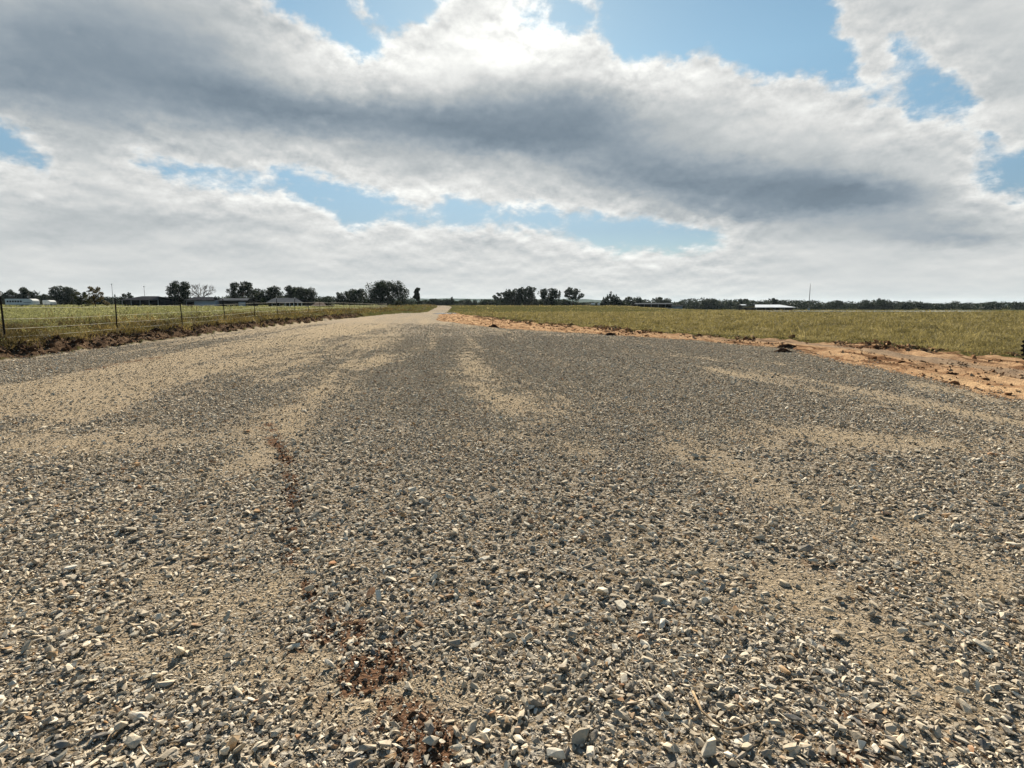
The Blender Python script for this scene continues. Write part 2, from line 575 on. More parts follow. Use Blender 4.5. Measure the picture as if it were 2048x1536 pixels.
def scatter(templates, X, Y, Z, size, tilt, seed, sq=(.75, 1.3), extra=None):
    """copies of the templates merged: returns verts, faces, and per vertex random number (and extra)"""
    g = np.random.default_rng(seed)
    n = len(X)
    which = g.integers(0, len(templates), n)
    VV, FF, RR, EE = [], [], [], []
    off = 0
    for ti, (tv, tf) in enumerate(templates):
        sel = np.where(which == ti)[0]
        if not len(sel): continue
        m = len(sel)
        a = g.uniform(0, 2 * math.pi, m); tx = g.normal(0, tilt, m); ty = g.normal(0, tilt, m)
        sc = size[sel][:, None] * g.uniform(sq[0], sq[1], (m, 3))
        p = tv[None] * sc[:, None, :]
        c, s = np.cos(tx)[:, None], np.sin(tx)[:, None]
        y, z = p[..., 1] * c - p[..., 2] * s, p[..., 1] * s + p[..., 2] * c
        c, s = np.cos(ty)[:, None], np.sin(ty)[:, None]
        x, z = p[..., 0] * c + z * s, -p[..., 0] * s + z * c
        c, s = np.cos(a)[:, None], np.sin(a)[:, None]
        x, y = x * c - y * s, x * s + y * c
        V = np.stack([x + X[sel][:, None], y + Y[sel][:, None], z + Z[sel][:, None]], -1).reshape(-1, 3)
        k = len(tv)
        F_ = (tf[None] + (np.arange(m) * k)[:, None, None] + off).reshape(-1, 3)
        VV.append(V); FF.append(F_)
        RR.append(np.repeat(g.random(m), k))
        if extra is not None: EE.append(np.repeat(extra[sel], k))
        off += m * k
    return np.vstack(VV), np.vstack(FF), np.concatenate(RR), (np.concatenate(EE) if extra is not None else None)


def stone_material():
    m, nt = mat('crushed_stone'); k = NT(nt)
    P = k.pos()
    r, sa = k.attr('rnd'), k.attr('sand')
    c = k.ramp(r, [(0, (.09, .09, .092)), (.10, (.17, .165, .16)), (.25, (.35, .30, .235)), (.45, (.49, .42, .325)),
                   (.72, (.60, .53, .42)), (.90, (.76, .70, .59)), (.945, (.60, .55, .48)), (.955, (.30, .15, .08)), (.985, (.36, .21, .10)), (1, (.42, .26, .13))])
    n = k.noise(P, 90, 5, .7)
    c = k.mix(k.remap(n, .35, .7, 0, .45), c, (.20, .17, .14))
    dust = k.math('MULTIPLY', k.remap(k.noise(P, 25, 3, .6), .35, .65), k.remap(sa, 0, 1, .50, .9))
    c = k.mix(dust, c, (.47, .385, .27))
    k.out(k.bsdf(c, .9, .08, k.bump(n, .35, .004)))
    return m


STONE = stone_material()


def build_gravel():
    big = [hull(18, random.Random(i).uniform(.36, .62), 100 + i) for i in range(18)]
    med = [hull(10, random.Random(i).uniform(.36, .66), 300 + i) for i in range(14)]
    sml = [hull(7, random.Random(i).uniform(.40, .7), 500 + i) for i in range(10)]
    # size, farthest, per square metre, templates, how much of it survives in packed sand
    classes = [(.0075, 3.4, 7000, sml, .9), (.011, 5.2, 4200, sml, .8), (.016, 8.5, 2100, sml, .55), (.022, 14., 1500, med, .22),
               (.028, 25., 1000, med, .12), (.039, 42., 210, big, .07), (.052, 42., 3., big, .2)]
    VV, FF, RR, SS = [], [], [], []
    off = 0
    half = R(46)
    for ci, (s, far, dens, tp, keep) in enumerate(classes):
        near = .85
        area = half * (far * far - near * near)
        n = int(area * dens)
        g = np.random.default_rng(40 + ci)
        r = np.sqrt(g.uniform(near * near, far * far, n)); a = g.uniform(-half, half, n)
        X, Y = r * np.sin(a), r * np.cos(a)
        thin = 1 - sstep(far * .6, far, r) * .75
        dl, dr, dg = edges(X, Y)
        px, py = project(X, Y, 0.0)
        sand, red = sand_red(X, Y)
        out = np.maximum(dl, dr)
        coarse = fbm(X * 1.1, Y * 1.1, 81, 4)
        w = thin * (1 - (1 - keep) * sstep(.15, .75, sand + (fbm(X * 5, Y * 5, 83, 5) - .5) * .9)) * (1 - .5 * red)
        cm = np.clip(.55 * sstep(.38, .68, coarse) + strokes(px, py, COARSE), 0, 1)
        w = w * ((.30 + .9 * cm) if s > .03 else (1 - .68 * cm))
        ok = (g.random(n) < w) & (out < .12) & (px > -110) & (px < 2160) & (py < 1680)
        ok |= (g.random(n) < .04 * (s > .018)) & (out < .9) & (px > -60) & (px < 2110)
        X, Y, sand = X[ok], Y[ok], sand[ok]
        size = s * np.exp(g.normal(0, .22, len(X)))
        Z = ground_z(X, Y) + size * g.uniform(.02, .42 if s > .02 else .2, len(X))
        V, Fc, rn, ex = scatter(tp, X, Y, Z, size, .31 if s < .04 else .2, 60 + ci, extra=sand)
        VV.append(V); FF.append(Fc + off); RR.append(rn); SS.append(ex); off += len(V)
    V, Fc = np.vstack(VV), np.vstack(FF)
    me = np_mesh('gravel', V, Fc, np.full(len(Fc), 3), dict(rnd=np.concatenate(RR), sand=np.concatenate(SS)))
    tag(link('gravel', me, STONE), 'loose crushed grey limestone covering the lot and the road', 'gravel', kind='stuff')
    print('gravel faces', len(Fc))


build_gravel()


# ------------------------------------------------------------------ clods along the bank and the turf edge
def build_clods():
    m, nt = mat('red_clod'); k = NT(nt)
    P = k.pos()
    c = k.ramp(k.attr('rnd'), [(0, (.03, .02, .014)), (.5, (.075, .046, .030)), (1, (.18, .12, .08))])
    n = k.noise(P, 20, 5, .7)
    c = k.mix(k.remap(n, .4, .7, 0, .6), c, (.05, .028, .02))
    k.out(k.bsdf(c, .95, .05, k.bump(n, .6, .03)))
    big = [hull(16, random.Random(i).uniform(.5, .8), 700 + i) for i in range(10)]
    g = np.random.default_rng(5)
    Y = 6 + 56 * g.random(15000) ** 1.3
    X = np.interp(Y, *LEFT_EDGE) - g.uniform(-.15, 1.5, len(Y))
    dl, dr, dg = edges(X, Y)
    ok = (dl > .03) & (dl < .85)
    X, Y = X[ok], Y[ok]
    size = np.clip(.05 * np.exp(g.normal(0, .6, len(X))), .02, .26)
    V, Fc, rn, _ = scatter(big, X, Y, ground_z(X, Y) + size * .1, size, .5, 6)
    me = np_mesh('dirt_clods', V, Fc, np.full(len(Fc), 3), dict(rnd=rn))
    tag(link('dirt_clods', me, m), 'dark red clods turned over along the left edge of the road', 'dirt', kind='stuff')
    g2 = np.random.default_rng(15)
    n_ = 60000
    r_ = np.sqrt(g2.uniform(.8, 36, n_)); a_ = g2.uniform(R(-34), R(12), n_)
    X, Y = r_ * np.sin(a_), r_ * np.cos(a_)
    sand, red = sand_red(X, Y)
    ok = g2.random(n_) < red * .42
    X, Y = X[ok], Y[ok]
    size = np.clip(.011 * np.exp(g2.normal(0, .5, len(X))), .005, .032)
    V, Fc, rn, _ = scatter(big, X, Y, ground_z(X, Y) + size * .25, size, .5, 17)
    me = np_mesh('dirt_clods', V, Fc, np.full(len(Fc), 3), dict(rnd=.25 + .75 * rn))
    tag(link('dirt_clods', me, m), 'dark red-brown soil clods trailed over the gravel at lower left', 'dirt', kind='stuff')
    # crumbs in the orange track and at the turf edge
    m2, nt = mat('orange_clod'); k = NT(nt)
    c = k.ramp(k.attr('rnd'), [(0, (.07, .035, .02)), (.4, (.20, .11, .06)), (1, (.45, .29, .17))])
    k.out(k.bsdf(c, .95, .05))
    n_ = 22000
    Y = 6 + 60 * g.random(n_) ** 1.4
    xr, xg = np.interp(Y, *RIGHT_EDGE), np.interp(Y, *DIRT_EDGE)
    t = g.random(n_)
    t = np.where(g.random(n_) < .55, 1.0 + g.normal(0, .12, n_), t)
    X = xr + (xg - xr) * t
    keep = fbm(X * .9, Y * .5, 91) > .44
    X, Y, t = X[keep], Y[keep], t[keep]
    size = np.clip(.035 * np.exp(g.normal(0, .6, len(X))), .015, .2) * np.where(np.abs(t - 1) < .3, 1.5, 1.)
    V, Fc, rn, _ = scatter(big, X, Y, ground_z(X, Y) + size * .08, size, .4, 8)
    me = np_mesh('dirt_crumbs', V, Fc, np.full(len(Fc), 3), dict(rnd=rn))
    tag(link('dirt_crumbs', me, m2), 'broken orange dirt crumbs along the rutted track', 'dirt', kind='stuff')


build_clods()


# ------------------------------------------------------------------ grass
def leaf_shader(k, c, trans=.45):
    d = k.bsdf(c, .75, .25)
    t = k.n('ShaderNodeBsdfTranslucent'); k.put(t.inputs[0], c)
    mx = k.n('ShaderNodeMixShader'); mx.inputs[0].default_value = trans
    k.link(d, mx.inputs[1]); k.link(t.outputs[0], mx.inputs[2])
    return mx.outputs[0]


def grass_material(name, stops):
    m, nt = mat(name); k = NT(nt)
    P = k.pos()
    f = k.math('ADD', k.math('MULTIPLY', k.attr('rnd'), .42), k.math('MULTIPLY', k.remap(k.noise(P, .55, 8, .8), .34, .66), .58))
    c = k.ramp(f, stops)
    k.out(leaf_shader(k, c))
    return m


def blades(X, Y, hgt, per, seed, spread, width, bend=.5):
    """tufts of bent two-piece blades"""
    g = np.random.default_rng(seed)
    n = len(X) * per
    bx = np.repeat(X, per) + g.normal(0, 1, n) * np.repeat(spread, per)
    by = np.repeat(Y, per) + g.normal(0, 1, n) * np.repeat(spread, per)
    h = np.repeat(hgt, per) * g.uniform(.45, 1.15, n)
    w = np.repeat(width, per) * g.uniform(.6, 1.3, n)
    bz = ground_z(bx, by) - .02
    a = g.uniform(0, 2 * math.pi, n); ln = g.uniform(.1, bend, n) * h
    t = g.uniform(0, math.pi, n)
    wx, wy = np.cos(t) * w * .5, np.sin(t) * w * .5
    p = np.stack([bx, by, bz], -1)
    W = np.stack([wx, wy, 0 * wx], -1)
    mid = p + np.stack([np.cos(a) * ln * .35, np.sin(a) * ln * .35, h * .6], -1)
    tip = p + np.stack([np.cos(a) * ln, np.sin(a) * ln, h], -1)
    V = np.stack([p - W, p + W, mid + W * .85, mid - W * .85, tip], 1).reshape(-1, 3)
    b = np.arange(n) * 5
    corners = np.stack([b, b + 1, b + 2, b + 3, b + 3, b + 2, b + 4], -1)
    sizes = np.tile([4, 3], n)
    rn = np.repeat(np.clip(np.repeat(g.random(len(X)), per) * .6 + g.random(n) * .4, 0, 1), 5)
    return V, corners.ravel(), sizes, rn


def weeds(X, Y, hgt, per, seed, spread, size):
    """leafy plants: small leaves at every angle through a low clump"""
    g = np.random.default_rng(seed)
    n = len(X) * per
    bx = np.repeat(X, per) + g.normal(0, 1, n) * np.repeat(spread, per)
    by = np.repeat(Y, per) + g.normal(0, 1, n) * np.repeat(spread, per)
    bz = ground_z(bx, by) + np.repeat(hgt, per) * g.random(n)
    p = np.stack([bx, by, bz], -1)
    u = g.normal(0, 1, (n, 3)); u /= np.linalg.norm(u, axis=1)[:, None]
    v = np.cross(u, g.normal(0, 1, (n, 3))); v /= np.linalg.norm(v, axis=1)[:, None]
    s = (np.repeat(size, per) * g.uniform(.5, 1.4, n))[:, None]
    V = np.stack([p - u * s, p - v * s * .5, p + u * s, p + v * s * .5], 1).reshape(-1, 3)
    rn = np.clip(np.repeat(g.random(len(X)), per) * .6 + g.random(n) * .4, 0, 1)
    return V, np.arange(4 * n), np.full(n, 4), np.repeat(rn, 4)


def join(a, b):
    return np.vstack([a[0], b[0]]), np.concatenate([a[1], b[1] + len(a[0])]), np.concatenate([a[2], b[2]]), np.concatenate([a[3], b[3]])


def screen_points(n, px0, px1, d0, d1, seed, power=1.0):
    """ground points spread evenly over the picture between two distances"""
    g = np.random.default_rng(seed)
    u = g.random(n) ** power
    inv = 1 / d0 + (1 / d1 - 1 / d0) * u
    Y = 1 / inv
    px = g.uniform(px0, px1, n)
    return (px - CX) / FH * Y, Y


def build_grass():
    dry = grass_material('verge_grass', [(0, (.016, .016, .008)), (.35, (.045, .036, .014)), (.6, (.12, .088, .03)), (.82, (.25, .185, .062)), (1, (.40, .34, .19))])
    green = grass_material('pasture_weeds', [(0, (.04, .042, .018)), (.3, (.12, .125, .045)), (.65, (.25, .245, .10)), (1, (.44, .43, .24))])
    right = grass_material('pasture_grass', [(0, (.03, .03, .012)), (.3, (.095, .08, .03)), (.6, (.21, .172, .062)), (1, (.43, .36, .18))])
    fl = lambda Y: np.interp(Y, [0, 200], [-FENCE_C, -FENCE_C + FENCE_M * 200])
    # verge between the cut bank and the fence
    X, Y = screen_points(70000, -140, 900, 9, 260, 1)
    dl, dr, dg = edges(X, Y)
    df = X - fl(Y)
    d = fbm(X * .7, Y * .7, 101)
    ok = (dl > .42 + .4 * d) & (df > -1.5 - 7 * RNG.random(len(X)) ** 2) & (RNG.random(len(X)) < .25 + 1.2 * sstep(.3, .6, d))
    X, Y, d = X[ok], Y[ok], d[ok]
    hg = (.08 + .15 * sstep(.3, .7, d)) * np.exp(RNG.normal(0, .4, len(X)))
    A = blades(X, Y, hg, 7, 2, .06 + .003 * Y, np.maximum(.006, .0009 * Y), 1.3)
    A = join(A, weeds(X[::2], Y[::2], hg[::2] * .8, 8, 12, .08 + .003 * Y[::2], np.maximum(.012, .0009 * Y[::2])))
    me = np_mesh('grass', A[0], A[1], A[2], dict(rnd=A[3]))
    tag(link('grass', me, dry), 'dry yellow-brown grass on the bank in front of the wire fence', 'grass', kind='stuff')
    # pasture beyond the fence
    X, Y = screen_points(60000, -140, 900, 13, 320, 3, .8)
    dl, dr, dg = edges(X, Y)
    df = X - fl(Y)
    d = fbm(X * .35, Y * .35, 103)
    ok = (df < .3 - 8 * RNG.random(len(X))) & (dl > 1) & (fbm(X * .8, Y * .4, 109, 3) + .35 * RNG.random(len(X)) > .5)
    X, Y, d = X[ok], Y[ok], d[ok]
    hg = (.16 + .16 * sstep(.3, .75, d)) * np.exp(RNG.normal(0, .3, len(X)))
    A = weeds(X, Y, hg, 9, 4, .10 + .003 * Y, np.maximum(.018, .0011 * Y))
    me = np_mesh('grass', A[0], A[1], A[2], dict(rnd=A[3]))
    tag(link('grass', me, green), 'pale green weeds filling the pasture behind the wire fence', 'grass', kind='stuff')
    # the big pasture on the right
    X, Y = screen_points(120000, 860, 2190, 11, 300, 5, .75)
    dl, dr, dg = edges(X, Y)
    d = fbm(X * .5, Y * .5, 105)
    pond = (Y > 105) & (Y < 118) & (X > 47) & (X < 92)
    ok = (dg > -.25 + .5 * d) & ~pond & ((Y < 118) | (RNG.random(len(X)) < .25)) & (RNG.random(len(X)) < .3 + .9 * sstep(-.5, 3, dg)) & (fbm(X * .8, Y * .35, 107, 3) + .35 * RNG.random(len(X)) > .52)
    X, Y, d, dg = X[ok], Y[ok], d[ok], dg[ok]
    hg = (.08 + .16 * sstep(.3, .7, d)) * (.55 + .45 * sstep(0, 5, dg)) * np.exp(RNG.normal(0, .45, len(X)))
    A = blades(X, Y, hg * .8, 4, 6, .06 + .004 * Y, np.maximum(.007, .0010 * Y), 1.5)
    A = join(A, weeds(X[::2], Y[::2], hg[::2] * .75, 8, 16, .10 + .004 * Y[::2], np.maximum(.014, .0010 * Y[::2])))
    me = np_mesh('grass', A[0], A[1], A[2], dict(rnd=A[3]))
    tag(link('grass', me, right), 'mown yellow-green grass of the open pasture beyond the orange track', 'grass', kind='stuff')


FENCE_C, FENCE_M = 11.4, -.1413
build_grass()


# ------------------------------------------------------------------ wire fence
def build_fence():
    steel = simple('fence_steel', (.028, .026, .024), .7, .4, 8)
    tipm = simple('post_tip_paint', (.55, .55, .52), .6, .15, 8)
    wirem = simple('galvanised_wire', (.55, .52, .44), .8, .2, 5, spec=.1)
    pos = []
    for i in range(-2, 26):
        Y = (1.354 + .488 * i) * FENCE_C
        X = FENCE_M * Y - FENCE_C
        pos.append((X, Y, gz(X, Y)))
    root = empty('wire_fence', pos[2])
    tag(root, 'four-strand wire fence on dark steel T-posts along the left pasture', 'fence')
    o = Vector(pos[2])
    rr = random.Random(3)
    tops = []
    for i, p in enumerate(pos):
        p = Vector(p) - o
        hh = 1.28 + rr.uniform(-.07, .07)
        lean = Vector((rr.gauss(0, .02), rr.gauss(0, .02), 1))
        mb = MB()
        w = .042
        ang = math.atan(FENCE_M) * -1
        c = p + lean * (hh * .45)
        tilt = dict(rx=-math.atan(lean.y), ry=math.atan(lean.x))
        mb.box(c, (w, .012, hh * 1.1), ang, **tilt)
        mb.box(c + Vector((0, -.018, 0)), (.012, .030, hh * 1.1), ang, **tilt)
        for q in range(9):
            mb.box(p + lean * (hh * (.25 + .07 * q)) + Vector((0, .013, 0)), (.02, .014, .012), ang)
        post = mb.build('post', steel, root)
        MB().box(p + lean * (hh * 1.05), (.047, .018, .10), ang, **tilt).build('tip', tipm, post)
        tops.append((p, lean))
    for hgt in (.92, .61, .35, .12):
        pts = []
        for i, (p, lean) in enumerate(tops):
            a = p + lean * hgt + Vector((.0, -.045, 0))
            if i:
                b = pts[-1]
                for t in (.33, .66):
                    s = b.lerp(a, t) if False else pts_last.lerp(a, t)
                    s.z -= .012 + rr.uniform(0, .012)
                    pts.append(s)
            pts.append(a); pts_last = a
        MB().tube(pts, [max(.0036, .00013 * (q + o).y) for q in pts], 4).build('wire', wirem, root)


build_fence()

# ------------------------------------------------------------------ trees
BARK = simple('bark', (.055, .042, .032), .95, .4, 4)
PALE_BARK = simple('bare_branch', (.16, .135, .115), .9, .3, 4)


def foliage(name, a, b, c_):
    m, nt = mat(name); k = NT(nt)
    P = k.pos()
    f = k.math('ADD', k.math('MULTIPLY', k.attr('rnd'), .6), k.math('MULTIPLY', k.remap(k.noise(P, .5, 4, .6), .3, .7), .4))
    k.out(leaf_shader(k, k.ramp(f, [(0, a), (.55, b), (1, c_)]), .25))
    return m


LEAF = {'oak': foliage('oak_leaves', (.008, .014, .007), (.016, .026, .011), (.034, .045, .017)),
        'olive': foliage('olive_leaves', (.018, .022, .009), (.036, .042, .016), (.07, .07, .026)),
        'autumn': foliage('turning_leaves', (.05, .043, .017), (.09, .07, .026), (.17, .13, .05)),
        'grey': foliage('grey_green_leaves', (.05, .06, .035), (.09, .10, .055), (.15, .16, .09))}


def crown_mesh(name, lobes, n, size, seed, shell=.55):
    """leaf clumps through the volume of a set of lobes (centre, radii)"""
    g = np.random.default_rng(seed)
    vol = np.array([l[1][0] * l[1][1] * l[1][2] for l in lobes]) ** .67
    which = g.choice(len(lobes), n, p=vol / vol.sum())
    C = np.array([l[0] for l in lobes])[which]; Rd = np.array([l[1] for l in lobes])[which]
    d = g.normal(0, 1, (n, 3)); d /= np.linalg.norm(d, axis=1)[:, None]
    rad = 1 - (1 - shell) * g.random(n) ** 1.5
    rad *= g.uniform(.85, 1.12, n)
    p = C + d * Rd * rad[:, None]
    # leave ragged gaps
    nn = vnoise(p[:, 0] / (size * 5) + seed, p[:, 2] / (size * 5) + p[:, 1] / (size * 9), seed)
    p = p[nn > .27]
    n = len(p)
    u = g.normal(0, 1, (n, 3)); u /= np.linalg.norm(u, axis=1)[:, None]
    v = np.cross(u, g.normal(0, 1, (n, 3))); v /= np.linalg.norm(v, axis=1)[:, None]
    s = size * g.uniform(.5, 1.3, n)[:, None]
    V = np.stack([p - u * s, p - v * s * .6, p + u * s, p + v * s * .6], 1).reshape(-1, 3)
    lobe_r = g.random(len(lobes))
    rn = np.clip(.5 * g.random(n) + .5 * g.random(n), 0, 1)
    return np_mesh(name, V, np.arange(4 * n), np.full(n, 4), dict(rnd=np.repeat(rn, 4)))


def tree(name, px, dist, top, width, kind, label, leaf='oak', group=None, seed=None, lean=0., base_up=.0):
    """a tree standing at photo column px, dist metres off, its top at photo row top, its crown width photo pixels wide"""
    seed = seed or int(px * 7 + dist)
    rd = random.Random(seed)
    x, y, z = at(px, dist)
    hgt = top_z(top, dist) - z
    wid = width * dist / FH
    pxm = dist / FH * 2            # metres per rendered pixel
    root = empty(name, (x, y, z - .05))
    tag(root, label, 'tree' if kind not in ('bush',) else 'bush', group)
    trunk = MB(); lobes = []
    h, w = hgt, wid / 2 * 1.02
    if kind in ('oak', 'sparse', 'bush', 'low'):
        low = {'oak': .12, 'sparse': .22, 'bush': .02, 'low': .04}[kind]
        nl = {'oak': 26, 'sparse': 24, 'bush': 8, 'low': 16}[kind]
        for i in range(nl):
            a = 2 * math.pi * (i * .618 + rd.random() * .2)
            t = (i + .5) / nl
            zc = low + (1 - low) * (.18 + .66 * t)
            # dome: wide in the lower middle, narrow on top
            prof = math.sqrt(max(.05, 1 - ((zc - .48) / .56) ** 2))
            rr_ = w * prof * rd.uniform(.35, .78)
            lr = w * rd.uniform(.17, .36) * (.75 if kind == 'sparse' else 1)
            lz = min(lr * .8, h * .24)
            c = (math.cos(a) * rr_, math.sin(a) * rr_, h * min(zc, 1 - lz / h))
            lobes.append((c, (lr, lr, lz)))
        if kind != 'sparse':
            lobes.append(((0, 0, h * (low + .5 * (1 - low))), (w * .5, w * .5, h * .30 * (1 - low * .5))))
            lobes.append(((w * .4 * rd.uniform(-1, 1), 0, h - h * .12), (w * .26, w * .26, h * .12)))
        if kind in ('oak', 'bush', 'low'):
            for q in range(5):
                lobes.append(((w * (q - 2) / 2.6, rd.uniform(-.3, .3) * w, h * (.14 + .05 * rd.random())), (w * .40, w * .36, h * .22)))
    elif kind == 'young':
        for i in range(26):
            t = i / 25
            a = i * 2.4
            rr_ = w * (1.0 - .55 * t) * rd.uniform(.35, 1)
            lobes.append(((math.cos(a) * rr_, math.sin(a) * rr_, h * (.22 + .72 * t)), (w * rd.uniform(.12, .22), w * .2, h * rd.uniform(.05, .09))))
    elif kind == 'narrow':
        for i in range(9):
            t = i / 8
            lobes.append(((w * .3 * rd.uniform(-1, 1), w * .3 * rd.uniform(-1, 1), h * (.2 + .7 * t)), (w * rd.uniform(.5, .85) * (1 - .35 * t), w * .6, h * .10)))
    elif kind == 'spiky':
        for s_, hh in ((-.55, .78), (-.2, 1.), (.15, .86), (.4, .98), (.75, .55), (-.85, .55), (0., .6), (.5, .5)):
            for q in range(5):
                t = q / 4
                lobes.append(((w * s_ * (1 - .1 * t), rd.uniform(-.3, .3) * w, h * hh * (.10 + .74 * t)), (w * .36 * (1 - .8 * t) + .15, w * .36 * (1 - .8 * t) + .15, h * .16)))
    # trunk and limbs
    tr = max(h * .028, pxm * .35)
    pts = [Vector((0, 0, -.2)), Vector((rd.gauss(0, .02) * h, 0, h * .18)), Vector((rd.gauss(0, .03) * h + lean * h * .3, 0, h * .45)), Vector((lean * h * .6, 0, h * .72))]
    if kind == 'bush': pts = pts[:3]
    trunk.tube(pts, [tr, tr * .8, tr * .55, tr * .25][:len(pts)], 7)
    if kind == 'bare':
        def grow(p, d, ln, r, lv):
            q = p + d * ln
            mid_ = p.lerp(q, .5) + Vector((rd.gauss(0, .06), rd.gauss(0, .06), rd.gauss(0, .04))) * ln
            trunk.tube([p, mid_, q], [r, r * .8, r * .6], 5, False)
            if lv == 0: return
            for _ in range(3 if lv > 1 else 4):
                nd = (d + Vector((rd.gauss(0, .55), rd.gauss(0, .55), rd.gauss(.05, .3)))).normalized()
                grow(p.lerp(q, rd.uniform(.55, 1)), nd, ln * rd.uniform(.6, .85), max(r * .55, pxm * .10), lv - 1)
        for i in range(8):
            a = 2 * math.pi * i / 8 + rd.random()
            d = Vector((math.cos(a) * .95, math.sin(a) * .95, rd.uniform(.35, 1.0))).normalized()
            grow(Vector((0, 0, h * rd.uniform(.15, .3))), d, h * .32, tr * .55, 3)
        # fit the spread
        mx = max(abs(v.x) for v in trunk.v); mz = max(v.z for v in trunk.v)
        for v in trunk.v:
            v.x *= w / mx; v.y *= w / mx
            if v.z > 0: v.z *= h / mz
        for q in range(5):
            lobes.append(((w * (q - 2) / 4 - w * .1, 0, h * (.13 + .04 * rd.random())), (w * .25, w * .25, h * .17)))
    else:
        for c, rad in (lobes if kind == 'young' else lobes[:12]):
            s0 = pts[1].lerp(pts[-1], rd.uniform(.05, .8))
            c = Vector(c)
            m_ = s0.lerp(c, .5) + Vector((0, 0, -.04 * h))
            trunk.tube([s0, m_, c], [tr * .4, tr * .28, tr * .12], 5, False)
    trunk.build('trunk', PALE_BARK if kind == 'bare' else BARK, root, True)
    size = max(.13, pxm * .62) * (1 if kind != 'sparse' else .9)
    area = wid * hgt
    n = int(np.clip(area / (size * size) * {'oak': 6.5, 'low': 6.5, 'sparse': 3.2, 'young': 1.9, 'bush': 6, 'narrow': 8, 'spiky': 8, 'bare': 2.2}[kind], 250, 26000))
    if lobes:
        link('crown', crown_mesh('crown', lobes, n, size, seed, .45), LEAF[leaf], root)
    return root


